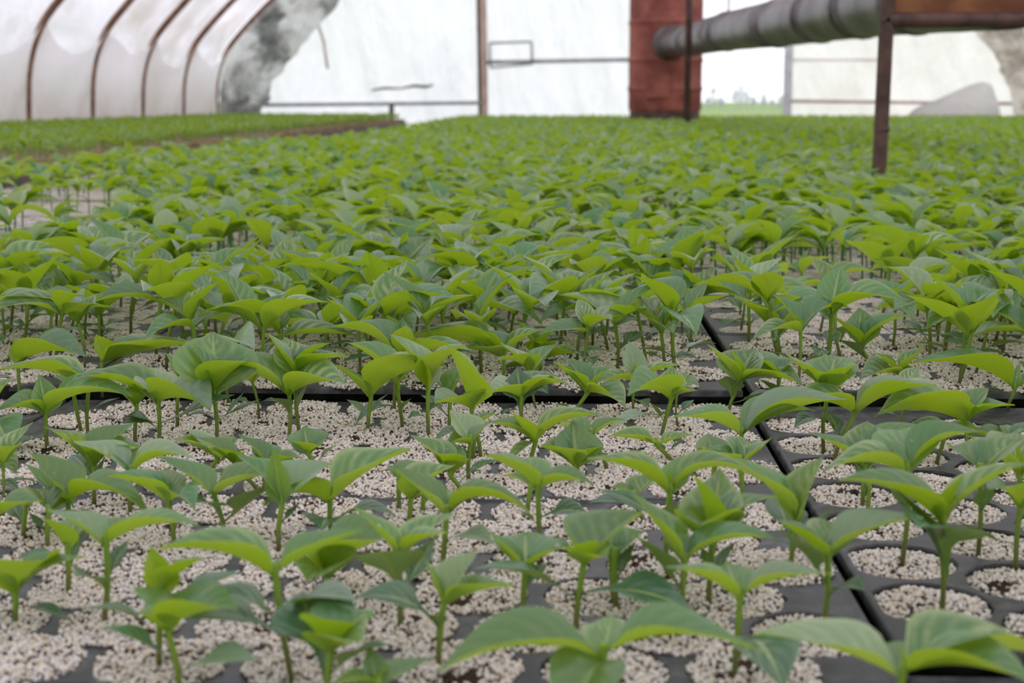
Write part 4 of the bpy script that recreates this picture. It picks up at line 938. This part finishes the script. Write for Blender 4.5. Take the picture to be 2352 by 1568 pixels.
for hi, (cv, pb_, pa_, leaves) in enumerate(HAND):
    bx_, by_ = P_(cv, *pb_); ax_, ay_ = P_(cv, *pa_)
    i, dist = None, 0
    p = on_level(bx_, by_, 0.0)
    z0 = 0.0 if p[1] < 4.655 * h else .045 * h
    if z0: p = on_level(bx_, by_, z0)
    i, dist = cell_for(p[0], p[1])
    if i is None: continue
    c = CELLS[i]; rad = RAD[TRAYS[c[3]][2]] * .72
    q = Vector((p[0] - c[0], p[1] - c[1]))
    if q.length > rad and q.length < .035: q = q.normalized() * rad
    base = Vector((c[0] + q.x, c[1] + q.y, c[2] - .001)) if q.length < .035 else Vector((p[0], p[1], z0 - .001))
    base_drawn = base
    A = Vector(at_depth(ax_, ay_, base.y))
    if A.z < base.z + .012: A.z = base.z + .012
    H_ = A.z - base.z
    nl = sum(1 for l in leaves if l[0] == 'L')
    root = empty('pepper_seedling', base)
    rel = A - base
    bend = Vector((rnd.uniform(-.05, .05) * H_, 0, 0))
    sp = [Vector((0, 0, -.004)), rel * .25 + bend * .7, rel * .5 + bend, rel * .75 + bend * .6, rel, rel + Vector((0, 0, .004))]
    add_part(root, 'stem', stem_geo(sp), M['stem'])
    for li, lf in enumerate(leaves):
        kd = lf[0]; lf = lf[1:]
        v_ = cv
        if isinstance(lf[0], str): v_ = lf[0]; lf = lf[1:]
        tx, ty = P_(v_, lf[0], lf[1]); dY = lf[2] * h if len(lf) > 2 else 0
        Wf = lf[3] if len(lf) > 3 else .24; ar = lf[4] if len(lf) > 4 else .1
        if kd == 'c': s_at = .42 + .12 * (li % 2)
        elif kd == 'b': s_at = 1.0
        else: s_at = .93 + .07 * (li % 2)
        k = min(len(sp) - 2, int(s_at * 4 + 1e-6)); 
        B = rel * s_at + bend * (1 - abs(2 * s_at - 1))
        T = Vector(at_depth(tx, ty, A.y + dY)) - base
        L_ = (T - B).length
        if L_ < .006: continue
        if L_ > .075: T = B + (T - B) * (.075 / L_); L_ = .075
        if kd == 'c':
            geo = leaf_geo(B, T, Wf * L_ * 1.3, ar * .75, .45, rnd.uniform(-.25, .25), pet=.34, seed=hi * 9 + li)
            add_part(root, 'seed_leaf', geo, M['seed_leaf'])
        elif kd == 'b':
            geo = leaf_geo(B, T, Wf * L_ * .95, ar * .3, .9, 0, ns=10, nv=6, pet=.05, seed=hi * 9 + li)
            add_part(root, 'young_leaf', geo, M['leaf'])
        else:
            geo = leaf_geo(B, T, Wf * L_ * 1.36, ar * .62, rnd.uniform(.74, 1.02), rnd.uniform(-.12, .12), pet=.10, wav=.05, seed=hi * 9 + li)
            add_part(root, 'leaf', geo, M['leaf'])
    lean = rel.x / max(H_, .01)
    look = ('tall' if H_ > .050 else 'short' if H_ < .030 else 'medium') + (' left-leaning' if lean < -.12 else ' right-leaning' if lean > .12 else '') + ' pepper seedling'
    tag(root, place_label(i, look), 'seedling', 'pepper seedlings in the tray cells')
    NPL += 1
HAND_IDX = set(used)

# ---- patterns for the seedlings further back
def make_variant(seed, tall=1.0):
    r = random.Random(seed); parts = []
    Hs = r.uniform(.034, .047) * tall; lean = Vector((r.uniform(-.16, .16) * Hs, r.uniform(-.16, .16) * Hs, Hs))
    bd = Vector((r.uniform(-.06, .06) * Hs, r.uniform(-.06, .06) * Hs, 0))
    parts.append(('stem', stem_geo([Vector((0, 0, -.004)), lean * .25 + bd * .7, lean * .5 + bd, lean * .75 + bd * .6, lean, lean + Vector((0, 0, .004))]), 'stem'))
    a0 = r.uniform(0, 6.28)
    for j in range(2):
        a = a0 + 1.57 + j * math.pi + r.uniform(-.3, .3); ln = r.uniform(.024, .036); B = lean * r.uniform(.38, .5)
        T = B + Vector((math.cos(a) * ln, math.sin(a) * ln, r.uniform(-.004, .014)))
        parts.append(('seed_leaf', leaf_geo(B, T, ln * r.uniform(.19, .26), r.uniform(.02, .2), .4, r.uniform(-.3, .3), pet=.34, seed=seed + j), 'seed_leaf'))
    n = r.choice((3, 3, 4, 4, 5))
    for j in range(n):
        a = a0 + (j % 2) * math.pi + (j // 2) * 1.57 + r.uniform(-.35, .35)
        ln = r.uniform(.044, .066) * (1 if j < 2 else .72); el = r.uniform(-.08, .55) if j < 2 else r.uniform(.4, 1.0)
        B = lean * (.94 + .06 * (j // 2)); T = B + Vector((math.cos(a) * math.cos(el), math.sin(a) * math.cos(el), math.sin(el))) * ln
        parts.append(('leaf', leaf_geo(B, T, ln * r.uniform(.22, .32), r.uniform(.05, .22) if el < .5 else r.uniform(.02, .12), r.uniform(.65, 1.0), r.uniform(-.2, .2), pet=.10, wav=.05, seed=seed * 7 + j), 'leaf'))
    a = r.uniform(0, 6.28); B = lean
    parts.append(('young_leaf', leaf_geo(B, B + Vector((math.cos(a) * .005, math.sin(a) * .005, r.uniform(.010, .018))), .0035, .02, .8, 0, ns=8, nv=4, pet=.05, seed=seed), 'leaf'))
    return parts
VAR = [make_variant(100 + k) for k in range(26)]
VMESH = []
for k, parts in enumerate(VAR):
    ms = []
    for nm, (v, f, uv), mk in parts:
        me = bpy.data.meshes.new(nm); me.from_pydata([tuple(q) for q in v], [], f)
        ul = me.uv_layers.new(name='UVMap'); li = np.empty(len(me.loops), np.int32); me.loops.foreach_get('vertex_index', li)
        ul.data.foreach_set('uv', np.asarray(uv, np.float32)[li].ravel())
        me.polygons.foreach_set('use_smooth', [True] * len(me.polygons)); me.materials.append(M[mk]); me.update(); ms.append((nm, me))
    VMESH.append(ms)
def sparse(x, y):
    """patches of empty or weak cells that the photo shows on the left and at the joints"""
    px, py = to_px((x, y, 0))
    if px < 290 and 450 < py < 665: return .82
    if x < -1.15 and y < 5.5: return .45
    if 830 < px < 1000 and 600 < py < 700: return .4
    if 1720 < px < 2010 and 700 < py < 830: return .75
    return 0.0
FARPTS = []
cand = []
for i, c in enumerate(CELLS):
    if i in HAND_IDX: continue
    px, py = to_px((c[0], c[1], c[2] + .03))
    if not (-520 < px < 2870 and py < 1640): continue
    beside = not (-90 < px < 2440)
    hand_zone = c[1] < 4.6 * h
    if beside:
        if c[1] > 2.3 * h and rnd.random() > .1: FARPTS.append((c[0] + rnd.uniform(-.01, .01), c[1] + rnd.uniform(-.01, .01), c[2]))
        continue
    if hand_zone and rnd.random() > (.75 if py < 925 else .10 if py < 1250 else .0): continue
    if rnd.random() < .04 + sparse(c[0], c[1]): continue
    cand.append((c[1], i, px))
    if c[1] > 4.66 * h and rnd.random() < .22: cand.append((c[1] + 1e-4, i, px))
cand.sort()
seen_cells = set()
LOOKS = ['bushy', 'slender', 'broad-leaved', 'upright', 'spreading']
for n_, (y_, i, px) in enumerate(cand):
    c = CELLS[i]
    x = c[0] + rnd.uniform(-.010, .010); y = c[1] + rnd.uniform(-.010, .010)
    tw_ = 'twin ' if i in seen_cells else ''; seen_cells.add(i)
    if tw_: x += .013; y += .006
    if NPL < 296:
        k = rnd.randrange(len(VMESH)); sc = rnd.uniform(.85, 1.18) * (1.0 if c[1] > 4.6 * h else .85 if c[1] > 4.42 * h else .6)
        root = empty('pepper_seedling', (x, y, c[2] - .001), place_label(i, tw_ + LOOKS[k % 5] + ' pepper seedling'), 'seedling', 'pepper seedlings in the tray cells')
        root.rotation_euler = (rnd.uniform(-.12, .12), rnd.uniform(-.12, .12), rnd.uniform(0, 6.28)); root.scale = (sc,) * 3
        for nm, me in VMESH[k]:
            q = bpy.data.objects.new(nm, me); COL.objects.link(q); q.parent = root
        NPL += 1
    else:
        FARPTS.append((x, y, c[2]))

# ---- the rest of the bed: one mass of simple seedlings
def cheap_plant(seed, ns, nv, fine=False):
    r = random.Random(seed); v = []; f = []; t = []
    Hs = r.uniform(.034, .048) if not fine else r.uniform(.026, .045)
    b = MB(); top = Vector((r.uniform(-.1, .1) * Hs, r.uniform(-.1, .1) * Hs, Hs)); b.tube([(0, 0, 0), top], .0014, 3, False)
    v += b.v; f += b.f; t += [.3] * len(b.v)
    a0 = r.uniform(0, 6.28)
    n = r.choice((4, 5)) if not fine else 6
    for j in range(n):
        a = a0 + j * (math.pi + (.0 if j % 2 else 1.57) * (j // 2)) + r.uniform(-.4, .4)
        low = j >= 4 or (fine and j >= 3); ln = (r.uniform(.038, .056) if not low else r.uniform(.024, .034)) * (.72 if fine else 1)
        el = r.uniform(-.1, .75); B = top * (.5 if low else 1)
        g = leaf_geo(B, B + Vector((math.cos(a) * math.cos(el), math.sin(a) * math.cos(el), math.sin(el))) * ln, ln * r.uniform(.20, .29) * (.7 if low else 1), r.uniform(.05, .22), r.uniform(.6, .95), r.uniform(-.2, .2), ns=ns, nv=nv, pet=.12, seed=seed + j)
        m = len(v); v += [tuple(q) for q in g[0]]; f += [tuple(i + m for i in q) for q in g[1]]; t += [r.random()] * len(g[0])
    return np.array([tuple(q) for q in v], np.float32), f, np.array(t, np.float32)
def mass(name, pts, variants, mats, label, cat, seed=1, scl=(.88, 1.2), taper=None):
    r = np.random.default_rng(seed); V = []; LI = []; LT = []; T = []; off = 0
    pts = np.array(pts, np.float32); ks = r.integers(0, len(variants), len(pts)); an = r.uniform(0, 6.28, len(pts)); sc = r.uniform(scl[0], scl[1], len(pts))
    if taper is not None: sc = sc * np.array([taper(p) for p in pts])
    tj = r.uniform(-.3, .3, len(pts))
    for k, (v, f, t) in enumerate(variants):
        idx = np.where(ks == k)[0]
        if not len(idx): continue
        c, s = np.cos(an[idx]), np.sin(an[idx])
        P = np.empty((len(idx), len(v), 3), np.float32)
        P[..., 0] = (v[None, :, 0] * c[:, None] - v[None, :, 1] * s[:, None]) * sc[idx, None] + pts[idx, 0, None]
        P[..., 1] = (v[None, :, 0] * s[:, None] + v[None, :, 1] * c[:, None]) * sc[idx, None] + pts[idx, 1, None]
        P[..., 2] = v[None, :, 2] * sc[idx, None] + pts[idx, 2, None]
        V.append(P.reshape(-1, 3)); T.append(np.clip(t[None, :] + tj[idx, None], 0, 1).ravel())
        li = np.concatenate([np.array(q, np.int32) for q in f]); lt = np.array([len(q) for q in f], np.int32)
        LI.append((li[None, :] + (np.arange(len(idx), dtype=np.int32) * len(v))[:, None] + off).ravel()); LT.append(np.tile(lt, len(idx))); off += len(idx) * len(v)
    V = np.concatenate(V); LI = np.concatenate(LI); LT = np.concatenate(LT); T = np.concatenate(T)
    me = bpy.data.meshes.new(name); me.vertices.add(len(V)); me.vertices.foreach_set('co', V.ravel())
    me.loops.add(len(LI)); me.loops.foreach_set('vertex_index', LI)
    me.polygons.add(len(LT)); ls = np.concatenate([[0], np.cumsum(LT)[:-1]]).astype(np.int32)
    me.polygons.foreach_set('loop_start', ls); me.polygons.foreach_set('loop_total', LT)
    me.polygons.foreach_set('use_smooth', np.ones(len(LT), bool)); me.materials.append(mats)
    at = me.attributes.new('tint', 'FLOAT', 'POINT'); at.data.foreach_set('value', T)
    me.update(calc_edges=True); me.validate()
    o = bpy.data.objects.new(name, me); COL.objects.link(o)
    return tag(o, label, cat, kind='stuff')
y = YF + .03
rowi = 0
while y < 13.55:
    xl = -6.1 * h + .42 * min(1, max(0, (y - 4.5) / 1.5))
    x = xl + (.029 if rowi % 2 else 0)
    while x < 4.5:
        px = to_px((x, y, 0))[0]
        if -420 < px < 2770 and not (abs(x - pa[0]) < .04 and abs(y - SY) < .04) and not (abs(x - px0[0]) < .05 and abs(y - PY) < .05) and not (abs(x - bx) < .5 and abs(y - BY) < .36) and rnd.random() > .04 + sparse(x, y):
            FARPTS.append((x + rnd.uniform(-.012, .012), y + rnd.uniform(-.012, .012), .010))
        x += .265 * h
    y += .193 * h; rowi += 1
FP = np.array(FARPTS)
nearm = FP[:, 1] < 3.2
vA = [cheap_plant(500 + k, 6, 4) for k in range(12)]; vB = [cheap_plant(600 + k, 3, 2) for k in range(12)]
VALL = vA + vB
def mass_two():
    # nearer cells take the finer patterns, farther ones the coarser: still one object
    A = FP[nearm]; B = FP[~nearm]
    oa = mass('pepper_seedlings', A, vA, M['leaf_far'], None, None, 3)
    ob = mass('pepper_seedlings_tmp', B, vB, M['leaf_far'], None, None, 4, scl=(.80, 1.2))
    bmj = bmesh.new(); bmj.from_mesh(oa.data); bmj.from_mesh(ob.data); bmj.to_mesh(oa.data); bmj.free()
    d = ob.data; bpy.data.objects.remove(ob); bpy.data.meshes.remove(d)
    tag(oa, 'dense green mass of pepper seedlings covering the far part of the main bed', 'seedlings', 'pepper seedlings in the tray cells', 'stuff')
mass_two()

# ---- side bed along the left wall, a trodden path between
PX0 = -6.30 * h
def path_z(x, y): return FLOOR + 0.006 + .004 * noise.noise(Vector((x * 8, y * 8, 3)))
o = grid_plane('path', -1.54, -1.05, 2.8, 14.0, 6, 60, path_z, M['earth']); o['kind'] = 'structure'
b = MB(); b.box((-.012, -5.6, 0), (.012, 5.6, .088))
o = b.build('shadow_board', M['wood_dark']); o.location = (-1.556, 8.3, FLOOR + .002); tag(o, 'dark board standing in for the shadowed face of the side bed along the path', 'board')  # dark strip added to draw the shade on the bed's side
vs = []; fs = []
def peat(x0, x1, y0, y1):
    n = len(vs); z0, z1 = FLOOR + .002, .042
    vs.extend([(x0, y0, z0), (x1, y0, z0), (x1, y1, z0), (x0, y1, z0), (x0, y0, z1), (x1, y0, z1), (x1, y1, z1), (x0, y1, z1)])
    fs.extend([tuple(n + i for i in q) for q in ((4, 5, 6, 7), (0, 1, 5, 4), (1, 2, 6, 5), (2, 3, 7, 6), (3, 0, 4, 7))])
y = 2.9
while y < 13.8:
    x = -1.572
    while x > -3.2:
        peat(x - .295, x, y, y + .295); x -= .30
    y += .30
o = mesh_obj('peat_blocks', vs, fs, M['peat'], smooth=False); tag(o, 'brown peat blocks packed along the side bed under its seedlings', 'peat', kind='stuff')
pts = []
y = 2.95
while y < 13.75:
    x = -1.60
    while x > -3.36:
        px = to_px((x, y, 0))[0]
        if -420 < px < 2400: pts.append((x + rnd.uniform(-.014, .014), y + rnd.uniform(-.014, .014), .042))
        x -= .06
    y += .062
mass('side_bed_seedlings', pts, [cheap_plant(800 + k, 3, 2, True) for k in range(12)], M['leaf_bed'], 'fine bright green seedlings crowded in the side bed by the hooped wall', 'seedlings', 6)
